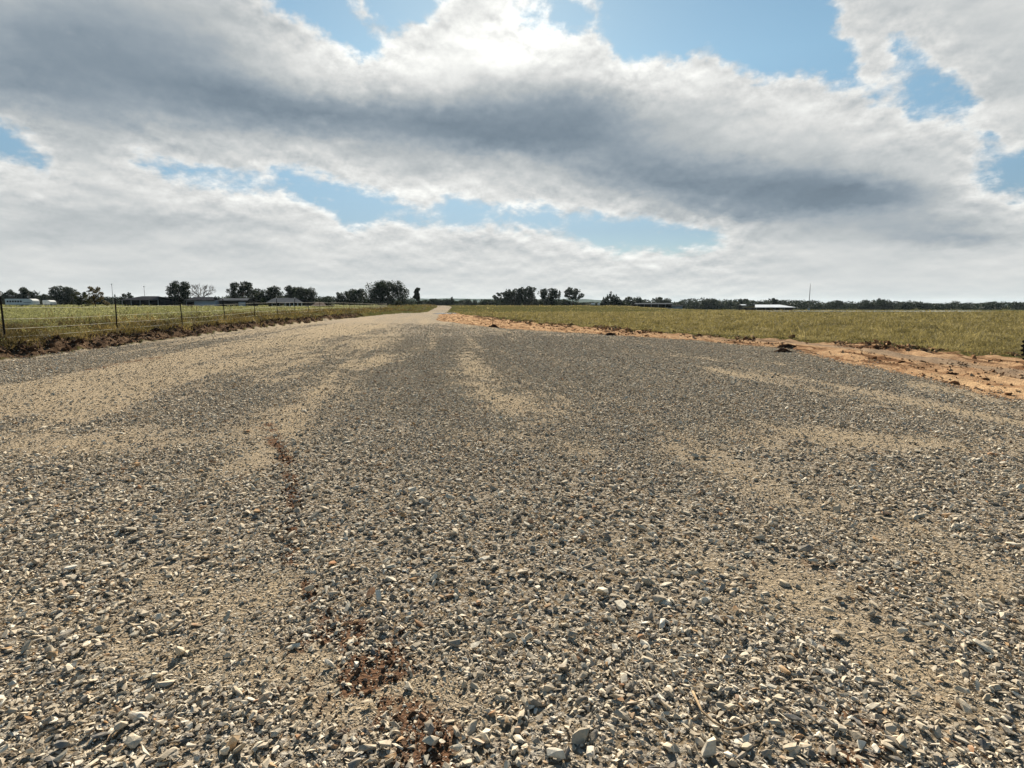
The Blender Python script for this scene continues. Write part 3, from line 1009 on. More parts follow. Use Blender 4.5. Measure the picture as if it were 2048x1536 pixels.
OAKS = 'trees along the farm behind the left pasture'
MIDS = 'trees standing together beyond the end of the road'
TREES = [
    # name, column, distance, top row, width, kind, label, leaf, group
    ('oak_tree', -14, 240, 578, 62, 'low', 'dark oak cut by the left edge of the picture behind the wire fence', 'oak', OAKS),
    ('oak_tree', 24, 235, 579, 34, 'low', 'small round oak above the windowed end of the white trailer', 'oak', OAKS),
    ('oak_tree', 58, 230, 574, 44, 'low', 'domed dark oak directly above the white trailer', 'oak', OAKS),
    ('oak_tree', 92, 245, 588, 40, 'low', 'lowest dark oak right of the white trailer', 'oak', OAKS),
    ('oak_tree', 130, 225, 571, 56, 'oak', 'flat-topped dark oak left of the yellowing sapling', 'oak', OAKS),
    ('oak_tree', 212, 250, 593, 60, 'low', 'low dark thicket oak behind the first thin light pole', 'oak', OAKS),
    ('oak_tree', 256, 240, 585, 30, 'low', 'round dark tree between the two thin light poles', 'oak', OAKS),
    ('sapling', 163, 92, 583, 44, 'young', 'scruffy olive sapling left of the turning one behind the fence', 'olive', None),
    ('sapling', 190, 96, 573, 48, 'young', 'thin sapling with turning brown leaves in the fenced pasture', 'autumn', None),
    ('oak_tree', 358, 170, 561, 50, 'oak', 'tall rounded oak beside the bare grey tree', 'oak', OAKS),
    ('bare_tree', 404, 175, 566, 58, 'bare', 'leafless grey tree with spreading branches above a dark shed', 'oak', None),
    ('elm_tree', 488, 185, 560, 66, 'sparse', 'open-crowned tree with sky showing through behind the grey sheds', 'oak', OAKS),
    ('oak_tree', 520, 195, 577, 50, 'low', 'squat dark oak tucked against the open-crowned tree', 'oak', OAKS),
    ('oak_tree', 549, 190, 571, 46, 'oak', 'dark oak behind the left end of the grey metal roof', 'oak', OAKS),
    ('oak_tree', 588, 192, 571, 46, 'oak', 'dark oak rising behind the middle of the grey metal roof', 'oak', OAKS),
    ('oak_tree', 614, 188, 574, 50, 'oak', 'dark oak overhanging the right end of the grey metal roof', 'oak', OAKS),
    ('oak_tree', 655, 260, 592, 50, 'low', 'low distant oak behind the small brown shed roof', 'oak', OAKS),
    ('oak_tree', 690, 225, 582, 44, 'oak', 'middle-sized oak on the left flank of the largest oak', 'oak', OAKS),
    ('oak_tree', 715, 220, 577, 46, 'oak', 'oak pressed against the left side of the largest oak', 'oak', OAKS),
    ('oak_tree', 775, 205, 561, 100, 'oak', 'largest oak, a broad dark dome left of the road end', 'oak', OAKS),
    ('cedar_tree', 836, 200, 575, 20, 'narrow', 'narrow upright tree right of the largest oak by the road', 'oak', None),
    ('shrub', 797, 190, 601, 22, 'bush', 'olive shrub at the foot of the largest oak', 'olive', None),
    ('oak_tree', 868, 330, 597, 50, 'low', 'low dark oak straight above the end of the gravel road', 'oak', MIDS),
    ('oak_tree', 895, 335, 598, 40, 'low', 'low dark oak right of the road end under a twiggy sapling', 'oak', MIDS),
    ('sapling', 906, 300, 593, 12, 'narrow', 'tiny twiggy sapling standing above the low oaks at the road end', 'oak', None),
    ('oak_tree', 938, 340, 598, 46, 'low', 'low rounded oak alone in front of the blue hill', 'oak', MIDS),
    ('oak_tree', 978, 330, 599, 40, 'low', 'low oak at the left foot of the ragged clump', 'oak', MIDS),
    ('oak_tree', 1004, 290, 583, 40, 'sparse', 'thin-crowned oak on the left of the ragged clump', 'oak', MIDS),
    ('oak_tree', 1028, 292, 577, 48, 'oak', 'dense dark oak in the middle of the ragged clump', 'oak', MIDS),
    ('oak_tree', 1054, 290, 572, 42, 'oak', 'tallest oak of the ragged clump, twigs open at the top', 'oak', MIDS),
    ('oak_tree', 1097, 288, 576, 50, 'oak', 'round dark oak between the ragged clump and the see-through oak', 'oak', MIDS),
    ('oak_tree', 1145, 286, 574, 46, 'sparse', 'see-through oak with sky holes, right of two dense oaks', 'oak', MIDS),
    ('shrub', 1050, 270, 605, 16, 'bush', 'pale grey-green shrub at the foot of the ragged clump', 'grey', None),
    ('oak_tree', 1185, 360, 604, 36, 'low', 'low oak behind the two small white stock tanks', 'oak', MIDS),
    ('cedar_tree', 1224, 290, 582, 42, 'spiky', 'spiky cedar with two pointed tops right of the white tanks', 'oak', None),
    ('mesquite_tree', 1266, 330, 593, 44, 'sparse', 'feathery low tree between the spiky cedar and the long shed', 'oak', None),
    ('oak_tree', 1322, 380, 594, 44, 'low', 'dark oak rising behind the long low shed', 'oak', None),
    ('oak_tree', 1424, 400, 596, 40, 'low', 'rounded oak standing above the far woods between shed and white-roofed barn', 'oak', None),
    ('oak_tree', 1486, 400, 597, 24, 'low', 'small oak standing out above the far woods left of the white-roofed barn', 'oak', None),
    ('oak_tree', 1548, 400, 596, 14, 'narrow', 'single slim treetop above the white-roofed barn', 'oak', None),
    ('mesquite_tree', 1677, 390, 599, 20, 'sparse', 'see-through treetop right of the tall mast', 'oak', None),
    ('oak_tree', 1762, 400, 596, 22, 'oak', 'round treetop standing highest in the far right woods', 'oak', None),
    ('oak_tree', 1735, 402, 599, 34, 'low', 'broad treetop just left of the highest one in the far right woods', 'oak', None),
]
for (nm, px, d, top, w, kind, lab, leaf, grp) in TREES:
    tree(nm, px, d, top, w, kind, lab, leaf, grp)


def build_woods():
    """far-off woods that read as one mass"""
    def band(p0, p1, step, dist, tops, jit, label, seed, leaf):
        rd = random.Random(seed)
        lobes = []
        px = p0
        while px < p1:
            d = dist + rd.uniform(-25, 25)
            x, y, z = at(px, d)
            t = np.interp(px, *tops) + rd.uniform(-jit, jit)
            h = top_z(t, d) - z
            w = rd.uniform(9, 17) * d / FH
            lobes.append(((x, y, z + h * .62), (w, w, h * .38)))
            lobes.append(((x, y, z + h * .25), (w * 1.1, w, h * .3)))
            px += step * rd.uniform(.6, 1.4)
        n = len(lobes) * 300
        me = crown_mesh('woods', lobes, n, dist / FH * 1.5, seed, .35)
        tag(link('woods', me, LEAF[leaf]), label, 'woods', kind='stuff')
    band(1230, 2160, 9, 415, ([1230, 1300, 1360, 1420, 1500, 1560, 1650, 1700, 1760, 1850, 2048, 2160], [603, 601, 600, 599, 600, 601, 602, 604, 602, 604, 605, 604]), 3.2,
         'dark band of far woods along the right horizon', 3, 'oak')
    band(-120, 330, 11, 290, ([-120, 330], [593, 597]), 3, 'dark thicket along the far edge of the left pasture', 4, 'oak')
    band(320, 660, 10, 250, ([320, 400, 480, 560, 660], [598, 598, 590, 590, 596]), 2.5, 'dark thicket behind the farm sheds', 5, 'oak')
    band(620, 1000, 10, 380, ([620, 700, 830, 1000], [597, 600, 601, 604]), 2.0, 'low dark woods behind the trees at the road end', 6, 'oak')
    band(970, 1250, 8, 330, ([970, 1130, 1170, 1250], [600, 600, 606, 604]), 2.0, 'low dark undergrowth behind the ragged clump and the white tanks', 7, 'oak')


build_woods()


def build_hills():
    m = simple('hill_woods', (.035, .05, .035), .95, .3, .01)
    V, Fc = [], []
    pxs = np.linspace(-700, 2900, 240)
    d = 3600.
    prof = 597 + 11 * sstep(150, 480, np.abs(pxs - 935)) + (fbm(pxs * .02, pxs * 0, 111) - .5) * 5
    for i, px in enumerate(pxs):
        xa, ya = (px - CX) / FH * d, d
        zt = top_z(prof[i], d)
        V += [(xa, ya - 400, -12), (xa, ya, zt * .8), (xa, ya + 160, zt), (xa, ya + 700, zt * .4), (xa, ya + 900, -12)]
    for i in range(len(pxs) - 1):
        for j in range(4):
            b = i * 5 + j
            Fc.append([b, b + 5, b + 6, b + 1])
    me = bpy.data.meshes.new('hills'); me.from_pydata(V, [], Fc)
    for p in me.polygons: p.use_smooth = True
    tag(link('hills', me, m), kind='structure')


build_hills()

# ------------------------------------------------------------------ buildings, trailers, poles
GREY_ROOF = simple('grey_metal_roof', (.085, .09, .098), .75, .15, .6)
WHITE_ROOF = simple('white_metal_roof', (.62, .64, .67), .4, .08, .5, spec=.3)
DARK_ROOF = simple('dark_shingle_roof', (.045, .045, .05), .9, .3, 1.)
BROWN_ROOF = simple('brown_roof', (.14, .11, .09), .8, .25, 1.)
DARK_WALL = simple('weathered_board', (.04, .036, .034), .9, .3, 1.)
METAL_WALL = simple('pale_metal_sheet', (.33, .36, .40), .5, .12, .6)
WHITE = simple('white_paint', (.70, .70, .68), .5, .08, 1.)
BLACK = simple('flat_black', (.012, .012, .014), .4, .2, 1.)  # near-black for the doorway's painted shade, window panes and trailer stripe
RUBBER = simple('black_rubber', (.016, .016, .017), .85, .4, 6)
POLE = simple('grey_pole', (.26, .25, .24), .7, .2, 3)


def span(p0, p1, dist):
    """centre x, width for a run of photo columns at a distance"""
    a, b = (p0 - CX) / FH * dist, (p1 - CX) / FH * dist
    return (a + b) / 2, b - a


def gable(name, p0, p1, dist, ridge, eave, deep, roof_m, wall_m, label, posts=0, ends=True, rz=0., ridge0=None, ridge1=None, open_front=False, cat='shed'):
    """a low gabled shed: the ridge runs across the view; photo rows give ridge and eave"""
    cx, w = span(p0, p1, dist)
    z = gz(cx, dist)
    root = empty(name, (cx, dist, z), rz)
    tag(root, label, cat)
    zr, ze = top_z(ridge, dist) - z, top_z(eave, dist) - z
    d2 = deep / 2
    inset = w * .04
    # roof: two slabs with thickness
    mb = MB()
    t = .09
    rl, rrt = (-w / 2 if ridge0 is None else (ridge0 - (p0 + p1) / 2) * dist / FH), (w / 2 if ridge1 is None else (ridge1 - (p0 + p1) / 2) * dist / FH)
    for s in (-1, 1):
        b = len(mb.v)
        top = [(-w / 2, s * d2, ze), (w / 2, s * d2, ze), (rrt, 0, zr), (rl, 0, zr)]
        for q in top: mb.v.append(Vector(q))
        for q in top: mb.v.append(Vector((q[0], q[1], q[2] - t)))
        for f in ((0, 1, 2, 3), (4, 5, 6, 7), (0, 1, 5, 4), (1, 2, 6, 5), (3, 0, 4, 7)): mb.f.append([b + i for i in f])
    rf = mb.build('roof', roof_m, root)
    wm = MB()
    if open_front:
        wm.box((0, d2 * .8, (ze - t) / 2 - .01), (w - 2 * inset, .12, ze - t))
        wm.box((-w / 2 + inset, 0, (ze - t) / 2 - .01), (.12, deep * .75, ze - t))
        wm.box((w / 2 - inset, 0, (ze - t) / 2 - .01), (.12, deep * .75, ze - t))
    else:
        wm.box((0, 0, (ze - t) / 2 - .01), (w - 2 * inset, deep * .84, ze - t))
    wm.build('wall', wall_m, root)
    for i in range(posts):
        x = -w / 2 + inset + (w - 2 * inset) * i / max(1, posts - 1)
        MB().box((x, -d2 * .95, (ze - t) / 2), (.16, .16, ze - t)).build('post', WHITE if wall_m is not DARK_WALL else POLE, root)
    return root, w, ze, d2


r_, w_, ze_, d2_ = gable('barn', 262, 338, 165, 592.5, 600, 9, DARK_ROOF, DARK_WALL, 'low dark barn between the second light pole and the tall rounded oak', posts=5, ridge0=285, ridge1=318, open_front=True, cat='barn')
gable('barn', 318, 352, 172, 594, 600, 8, GREY_ROOF, DARK_WALL, 'small grey-roofed barn at the foot of the tall rounded oak', ridge0=322, ridge1=340, cat='barn')
r_, w_, ze_, d2_ = gable('shed', 384, 446, 160, 594, 600.5, 8, DARK_ROOF, METAL_WALL, 'dark-roofed shed with pale metal sides under the bare grey tree', ridge0=390, ridge1=425)
MB().box((-w_ * .32, -d2_ * .87, ze_ * .42), (w_ * .24, .06, ze_ * .78)).build('doorway_shade', BLACK, r_)  # black slab on a solid wall, painting the shade inside a doorway
r_, w_, ze_, d2_ = gable('shed', 447, 508, 162, 596.5, 601, 8, GREY_ROOF, DARK_WALL, 'long dark shed with thin grey roof behind the third fence post', ridge0=450, ridge1=500)
MB().box((w_ * .30, -d2_ * .87, ze_ * .40), (w_ * .22, .06, ze_ * .70)).build('metal_panel', METAL_WALL, r_)
r_, w_, ze_, d2_ = gable('house', 548, 622, 158, 596, 605.5, 11, GREY_ROOF, DARK_WALL, 'farmhouse with sloping grey metal roof and white porch posts', posts=0, ridge0=550, ridge1=592, cat='house')
for i in range(5):
    MB().box((w_ * (.02 + .105 * i), -d2_ * .96, (ze_ - .1) / 2), (.14, .14, ze_ - .1)).build('porch_post', WHITE, r_)
for fx in (-.3, -.1):
    wn = MB().box((w_ * fx, -d2_ * .85, ze_ * .55), (1.1, .05, ze_ * .5)).build('window', BLACK, r_)
    fr = MB()
    fr = MB().box((w_ * fx, -d2_ * .84, ze_ * .55), (1.35, .05, ze_ * .58))
    fr.build('frame', WHITE, wn)
gable('shed', 631, 662, 150, 604, 611.5, 7, BROWN_ROOF, DARK_WALL, 'small brown-roofed shed right of the farmhouse', ridge0=634, ridge1=646)
r_, w_, ze_, d2_ = gable('shed', 1267, 1342, 240, 606, 608.2, 9, GREY_ROOF, DARK_WALL, 'long low open shed with a thin pale roof right of the spiky cedar', posts=6, open_front=True)
r_, w_, ze_, d2_ = gable('barn', 1497, 1577, 255, 609.2, 614.4, 14, WHITE_ROOF, DARK_WALL, 'white metal-roofed barn left of the tall mast', posts=5, ridge0=1510, ridge1=1560, open_front=True, cat='barn')
gable('shed', 1480, 1490, 330, 608.6, 610.3, 5, WHITE_ROOF, DARK_WALL, 'tiny pale-roofed shed half lost in the woods left of the white-roofed barn')
r_, w_, ze_, d2_ = gable('shed', 1336, 1362, 245, 610, 611.5, 7, DARK_ROOF, METAL_WALL, 'low grey lean-to against the right end of the long shed')


def trailer(px0, px1, dist, top, label, windows=True):
    cx, w = span(px0, px1, dist)
    z = gz(cx, dist)
    zt = top_z(top, dist) - z
    root = empty('stock_trailer', (cx, dist, z))
    tag(root, label, 'trailer', 'white trailers parked beyond the left pasture')
    b0 = .45
    prof = [(-w / 2, b0), (w / 2, b0), (w / 2, zt * .72), (w / 2 - .25, zt * .92), (w / 2 - .8, zt), (-w / 2 + .2, zt), (-w / 2, zt * .93)]
    MB().prism(prof, -1.1, 1.1).build('body', WHITE, root, bevel=.05)
    if windows:
        for i in range(6):
            MB().box((-w * .40 + i * w * .095, -1.115, zt * .66), (w * .06, .05, zt * .22)).build('window', BLACK, root)
        MB().box((w * .30, -1.115, zt * .50), (w * .26, .05, .10)).build('stripe', BLACK, root)
    for x in (-.1 * w, -.1 * w + 1.0):
        for s in (-1, 1):
            wheel = MB().tube([(x, s * .8, .36), (x, s * 1.02, .36)], .36, 16).build('wheel', RUBBER, root)
            MB().tube([(x, s * 1.0, .36), (x, s * 1.045, .36)], .19, 12).build('rim', POLE, wheel)
    MB().box((w / 2 + .7, 0, .48), (1.5, .12, .12)).build('hitch', POLE, root)
    return root


trailer(18, 73, 150, 597.8, 'long white livestock trailer with a row of dark windows')
trailer(92, 107, 158, 600.5, 'short white trailer with rounded nose right of the long windowed one', windows=False)


def pole(px, dist, top, label, r0, name='light_pole', lamp=True, tilt=0.):
    x, y, z = at(px, dist)
    h = top_z(top, dist) - z
    root = empty(name, (x, y, z)); tag(root, label, 'pole')
    MB().tube([(0, 0, -.3), (tilt * .5 * h, 0, h * .5), (tilt * h, 0, h)], [r0, r0 * .8, r0 * .55], 8).build('shaft', POLE, root, True)
    if lamp:
        MB().box((0, 0, h), (.34, .22, .30)).build('lamp_head', WHITE, root, bevel=.04)
    return root


pole(227, 190, 569, 'left thin light pole behind the turning sapling', .09)
pole(291, 195, 573.5, 'right thin light pole above the low dark barn', .085)
mast = pole(1618, 250, 570.5, 'tall thin radio mast standing alone in front of the far right woods', .17, 'radio_mast', False)
mh = top_z(570.5, 250) - gz((1618 - CX) / FH * 250, 250)
MB().tube([(0, 0, mh), (0, 0, mh + .8)], .04, 5).build('antenna', POLE, mast)
MB().box((0, 0, .4), (.7, .7, .9)).build('base', METAL_WALL, mast)


def tank(px, dist, label, wpx, hpx):
    x, y, z = at(px, dist)
    w, h = wpx * dist / FH, hpx * dist / FH
    root = empty('stock_tank', (x, y, z)); tag(root, label, 'tank', 'white tanks under the trees')
    MB().tube([(-w / 2, 0, h * .55 + .1), (-w / 2 + .12, 0, h * .55 + .1), (w / 2 - .12, 0, h * .55 + .1), (w / 2, 0, h * .55 + .1)], [h * .3, h * .5, h * .5, h * .3], 14).build('vessel', WHITE, root, True)
    for s in (-1, 1):
        MB().box((s * w * .28, 0, h * .15), (.14, h * .7, h * .42)).build('cradle', POLE, root)


tank(1186, 235, 'larger white tank lying under the low trees left of the spiky cedar', 8, 4.5)
tank(1197.5, 237, 'smaller white tank just right of the larger one', 4.5, 4)


# ------------------------------------------------------------------ water
def water(name, pts, z, label=None):
    m = bpy.data.materials.get('still_water')
    if m is None:
        m, nt = mat('still_water'); k = NT(nt)
        n = k.noise(k.pos(), 3, 3, .5)
        k.out(k.bsdf((.05, .055, .05), .06, .5, k.bump(n, .05, .01)))
    me = bpy.data.meshes.new(name)
    me.from_pydata([(x, y, z) for x, y in pts], [], [list(range(len(pts)))])
    o = link(name, me, m); tag(o, kind='structure')
    return o


rd = random.Random(9)
cxp, cyp = ground_at(893, 627)
water('puddle', [(cxp + math.cos(a) * 2.0 * rd.uniform(.8, 1.2), cyp + math.sin(a) * 5.5 * rd.uniform(.8, 1.2)) for a in np.linspace(0, 2 * math.pi, 24)[:-1]],
      gz(cxp, cyp) + .07)
up = [(48 + 3 * t + 42 * t, 107.5 + 1. * math.sin(9 * t)) for t in np.linspace(0, .95, 20)]
dn = [(48 + 3 * t + 42 * t, 115 + 1. * math.sin(7 * t + 1)) for t in np.linspace(.95, 0, 20)]
water('pond', up + dn, .10)


# ------------------------------------------------------------------ heaps, stakes, wheel, twig
def heap(px, py, wpx, hpx, label, seed):
    x, y = ground_at(px, py)
    z = gz(x, y)
    w, h = wpx * y / FH, hpx * y / FH
    m = bpy.data.materials.get('dark_heap') or simple('dark_heap', (.045, .026, .018), .95, .5, 14)
    n = 26
    V, Fc = [], []
    for i in range(n):
        for j in range(n):
            u, v = i / (n - 1) * 2 - 1, j / (n - 1) * 2 - 1
            rr_ = math.hypot(u, v)
            lump = float(fbm(np.array([u * 3 + seed]), np.array([v * 3]), seed)[0])
            hh = max(0., 1 - rr_ ** 2) ** 1.1 * (.45 + 1.1 * lump)
            V.append((u * w / 2 * (1 + .15 * lump), v * w * .35, hh * h - .03))
    for i in range(n - 1):
        for j in range(n - 1):
            Fc.append([i * n + j, (i + 1) * n + j, (i + 1) * n + j + 1, i * n + j + 1])
    me = bpy.data.meshes.new('soil_heap'); me.from_pydata(V, [], Fc)
    o = link('soil_heap', me, m); o.location = (x, y, z)
    tag(o, label, 'soil heap', 'dark soil heaps along the lot edge')


heap(986, 654, 24, 6, 'small dark soil heap below the thin stake, nearest the road end', 3)
heap(1220, 671, 26, 6.5, 'rounded dark soil heap alone on the middle of the lot edge', 5)
heap(1575, 693, 38, 6.5, 'far one of the paired dark soil heaps by the lot edge', 7)
heap(1568, 704, 46, 8, 'near one of the paired dark soil heaps, touching the gravel', 9)
heap(1908, 741, 56, 7, 'ragged dark soil heap in the rutted track toward the wheel', 13)

STAKE = simple('stake_wood', (.12, .09, .06), .9, .3, 10)


def stake(px, py, top, label):
    x, y = ground_at(px, py)
    z = gz(x, y)
    h = (py - top) * y / FH
    mb = MB().tube([(0, 0, -.1), (.01, 0, h * .5), (-.01, 0, h)], [.016, .014, .010], 6)
    mb.box((.03, 0, h * .9), (.09, .008, .05))
    o = mb.build('stake', STAKE); o.location = (x, y, z)
    tag(o, label, 'stake', 'thin stakes in the right pasture')


stake(985, 650, 621, 'thin stake standing over the small soil heap nearest the road end')
stake(1918, 634, 624, 'thin dark stake far out in the right pasture above the wheel')


def build_wheel():
    x, y = ground_at(2087, 731)
    z = gz(x, y)
    rad = 44.5 * y / FH
    root = empty('vehicle_wheel', (x, y, z + rad * .97), R(8))  # lone wheel, kind of vehicle not known
    tag(root, 'black lugged tyre cut off by the right edge of the picture', 'wheel')
    wd = .26
    mb = MB()
    n = 48
    prof = [(-wd * .36, rad * .60), (-wd * .5, rad * .72), (-wd * .5, rad * .86), (-wd * .42, rad * .94), (0, rad * .96), (wd * .42, rad * .94), (wd * .5, rad * .86), (wd * .5, rad * .72), (wd * .36, rad * .60)]
    for i in range(n):
        a = 2 * math.pi * i / n
        for yy, rr_ in prof: mb.v.append(Vector((math.cos(a) * rr_, yy, math.sin(a) * rr_)))
    k = len(prof)
    for i in range(n):
        for j in range(k):
            mb.f.append([i * k + j, ((i + 1) % n) * k + j, ((i + 1) % n) * k + (j + 1) % k, i * k + (j + 1) % k])
    ty = mb.build('tyre', RUBBER, root, True)
    lg = MB()
    for i in range(30):
        a = 2 * math.pi * i / 30
        for s in (-1, 1):
            aa = a + (.5 * 2 * math.pi / 30 if s > 0 else 0)
            c = Vector((math.cos(aa) * rad * .965, s * wd * .25, math.sin(aa) * rad * .965))
            M = Matrix.Translation(c) @ Matrix.Rotation(-aa, 4, 'Y') @ Matrix.Rotation(s * .5, 4, 'X')
            b = len(lg.v)
            for ii in (-.5, .5):
                for jj in (-.5, .5):
                    for kk in (-.5, .5): lg.v.append(M @ Vector((ii * rad * .09, jj * wd * .52, kk * rad * .085)))
            for q in ((0, 1, 3, 2), (4, 6, 7, 5), (0, 4, 5, 1), (2, 3, 7, 6), (0, 2, 6, 4), (1, 5, 7, 3)): lg.f.append([b + t for t in q])
    lg.build('tread', RUBBER, ty)
    rim = MB()
    prof = [(-.10, rad * .60), (-.11, rad * .55), (-.04, rad * .50), (-.03, rad * .20), (.03, rad * .20), (.04, rad * .50), (.11, rad * .55), (.10, rad * .60)]
    k = len(prof)
    for i in range(n):
        a = 2 * math.pi * i / n
        for yy, rr_ in prof: rim.v.append(Vector((math.cos(a) * rr_, yy, math.sin(a) * rr_)))
    for i in range(n):
        for j in range(k):
            rim.f.append([i * k + j, ((i + 1) % n) * k + j, ((i + 1) % n) * k + (j + 1) % k, i * k + (j + 1) % k])
    rm = rim.build('rim', simple('rim_steel', (.20, .19, .18), .6, .2, 6), root, True)
    MB().tube([(0, -.10, 0), (0, .10, 0)], rad * .21, 20).build('hub', POLE, root)


build_wheel()

TWIG = simple('dry_root', (.30, .22, .14), .9, .3, 40)


def twig(pts, r, label, name='twig'):
    P3 = []
    for px, py, up in pts:
        x, y = ground_at(px, py)
        P3.append(Vector((x, y, gz(x, y) + up)))
    o0 = P3[0].copy()
    mb = MB().tube([p - o0 for p in P3], [r * (1 - .6 * i / (len(P3) - 1)) for i in range(len(P3))], 6)
    o = mb.build(name, TWIG, None, True); o.location = o0
    tag(o, label, 'twig')


twig([(1385, 1395, .02), (1402, 1440, .03), (1425, 1462, .03), (1455, 1476, .025), (1475, 1478, .03), (1500, 1470, .03), (1518, 1458, .02)], .0045, 'long curved dry root lying on the gravel at lower right')
twig([(615, 1405, .02), (590, 1425, .03), (575, 1445, .02)], .003, 'short pale twig on the gravel left of the red soil patch')

# ------------------------------------------------------------------ sky and sun
BLUE = [
    [(515, -40), (690, -40), (700, 25), (735, 55), (765, 85), (745, 112), (715, 108), (690, 88), (650, 60), (590, 32), (550, 28)],
    [(700, -40), (890, -40), (872, 26), (838, 48), (805, 58), (770, 52), (735, 22)],
    [(1030, 20), (1060, 25), (1085, 60), (1050, 55)],
    [(1085, 0), (1180, 8), (1200, 50), (1130, 62), (1100, 35)],
    [(1195, -40), (1640, -40), (1672, 25), (1665, 62), (1705, 90), (1712, 150), (1722, 175), (1690, 168), (1650, 148), (1605, 132), (1570, 148), (1520, 152), (1480, 142), (1440, 104), (1410, 92), (1382, 100), (1368, 116), (1330, 112), (1265, 124), (1235, 95), (1205, 40)],
    [(1790, 88), (1850, 100), (1905, 145), (1950, 182), (1930, 215), (1880, 232), (1832, 236), (1826, 200), (1800, 150)],
    [(1730, 165), (1782, 165), (1772, 205), (1742, 205)],
    [(1985, 315), (2120, 300), (2120, 385), (1962, 384)],
    [(1930, 252), (1978, 268), (1974, 300)],
    [(-60, 250), (45, 262), (78, 300), (92, 338), (50, 322), (-60, 292)],
    [(265, 312), (335, 322), (440, 345), (520, 362), (560, 335), (640, 348), (700, 372), (770, 402), (850, 424), (895, 402), (930, 396), (965, 412), (1050, 418), (1150, 428), (1230, 440), (1310, 454), (1445, 464),
     (1430, 492), (1290, 494), (1232, 500), (1180, 484), (1130, 462), (1080, 456), (1030, 442), (985, 442), (950, 446), (920, 450), (880, 436), (830, 444), (780, 432), (725, 452), (690, 440), (650, 404), (600, 386), (560, 378), (500, 372), (400, 362), (350, 344)],
]
LUM = [  # column, row, spread x, spread y, change of brightness
    (130, 95, 310, 130, -60), (330, 200, 240, 60, -12), (470, 195, 170, 55, -44), (330, 130, 120, 60, -12), (0, 190, 160, 60, -14),
    (880, 243, 240, 58, -60), (1000, 270, 270, 64, -12), (1420, 360, 240, 60, -15), (620, 228, 140, 40, -36), (1130, 190, 120, 55, -40), (1080, 290, 190, 42, -38), (1230, 250, 120, 60, -28),
    (1300, 345, 160, 42, -46), (1560, 385, 220, 56, -64), (1760, 395, 140, 36, -46), (1900, 468, 170, 26, -52), (1480, 425, 250, 20, -22), (1640, 470, 120, 14, -10),
    (190, 432, 200, 24, -26), (110, 470, 160, 12, -26), (420, 445, 140, 22, -16), (480, 488, 90, 12, -14), (1470, 524, 150, 10, -18), (960, 478, 60, 18, -16), (740, 540, 160, 10, -8),
    (1000, 330, 120, 18, 10), (250, 300, 220, 50, -8), (170, 240, 200, 30, -8),
    (800, 130, 140, 55, 34), (1040, 95, 130, 75, 42), (1250, 150, 110, 42, 26), (610, 130, 90, 60, 20), (1400, 165, 90, 40, 20), (1640, 225, 130, 55, 14),
    (850, 385, 130, 22, 18), (1000, 448, 160, 18, 15), (500, 392, 150, 18, 8), (360, 372, 120, 14, 16), (560, 402, 120, 14, 16), (700, 452, 80, 14, 14), (1250, 520, 90, 12, 12), (70, 340, 90, 25, 8), (1980, 90, 120, 80, -6),
]


def sd_poly(px, py, poly):
    d = 1e18; s = 1
    n = len(poly)
    for i in range(n):
        ax, ay = poly[i]; bx, by = poly[(i + 1) % n]
        dx, dy = bx - ax, by - ay
        t = min(1, max(0, ((px - ax) * dx + (py - ay) * dy) / (dx * dx + dy * dy)))
        d = min(d, (px - ax - t * dx) ** 2 + (py - ay - t * dy) ** 2)
        c1, c2, c3 = py >= ay, py < by, dx * (py - ay) > dy * (px - ax)
        if (c1 and c2 and c3) or (not c1 and not c2 and not c3): s = -s
    return math.sqrt(d) * (1 if s < 0 else -1)      # positive inside


def sky_cell(az, el):
    x, y, z = math.sin(az) * math.cos(el), math.cos(az) * math.cos(el), math.sin(el)
    px, py = project(np.array(x * 1000), np.array(y * 1000), np.array(z * 1000 + H))
    px, py = float(px), float(py)
    sds = [sd_poly(px, py, p) for p in BLUE]
    sd = max(sds)
    veil = .40 if sds.index(sd) in (2, 5, 6, 8) else 0.     # these gaps are half veiled
    cov = min(1., max(veil, .5 - (sd + 3) / 66.))
    L = np.interp(py, [-60, 0, 200, 400, 500, 560, 610], [208, 208, 206, 212, 212, 212, 212])
    for cx, cy, sx, sy, a in LUM:
        L += a * math.exp(-((px - cx) / sx) ** 2 - ((py - cy) / sy) ** 2)
    L = min(252, max(95, L)) / 255
    return cov, ((L + .055) / 1.055) ** 2.4, math.exp(-max(0, -sd - 10) / 75.)


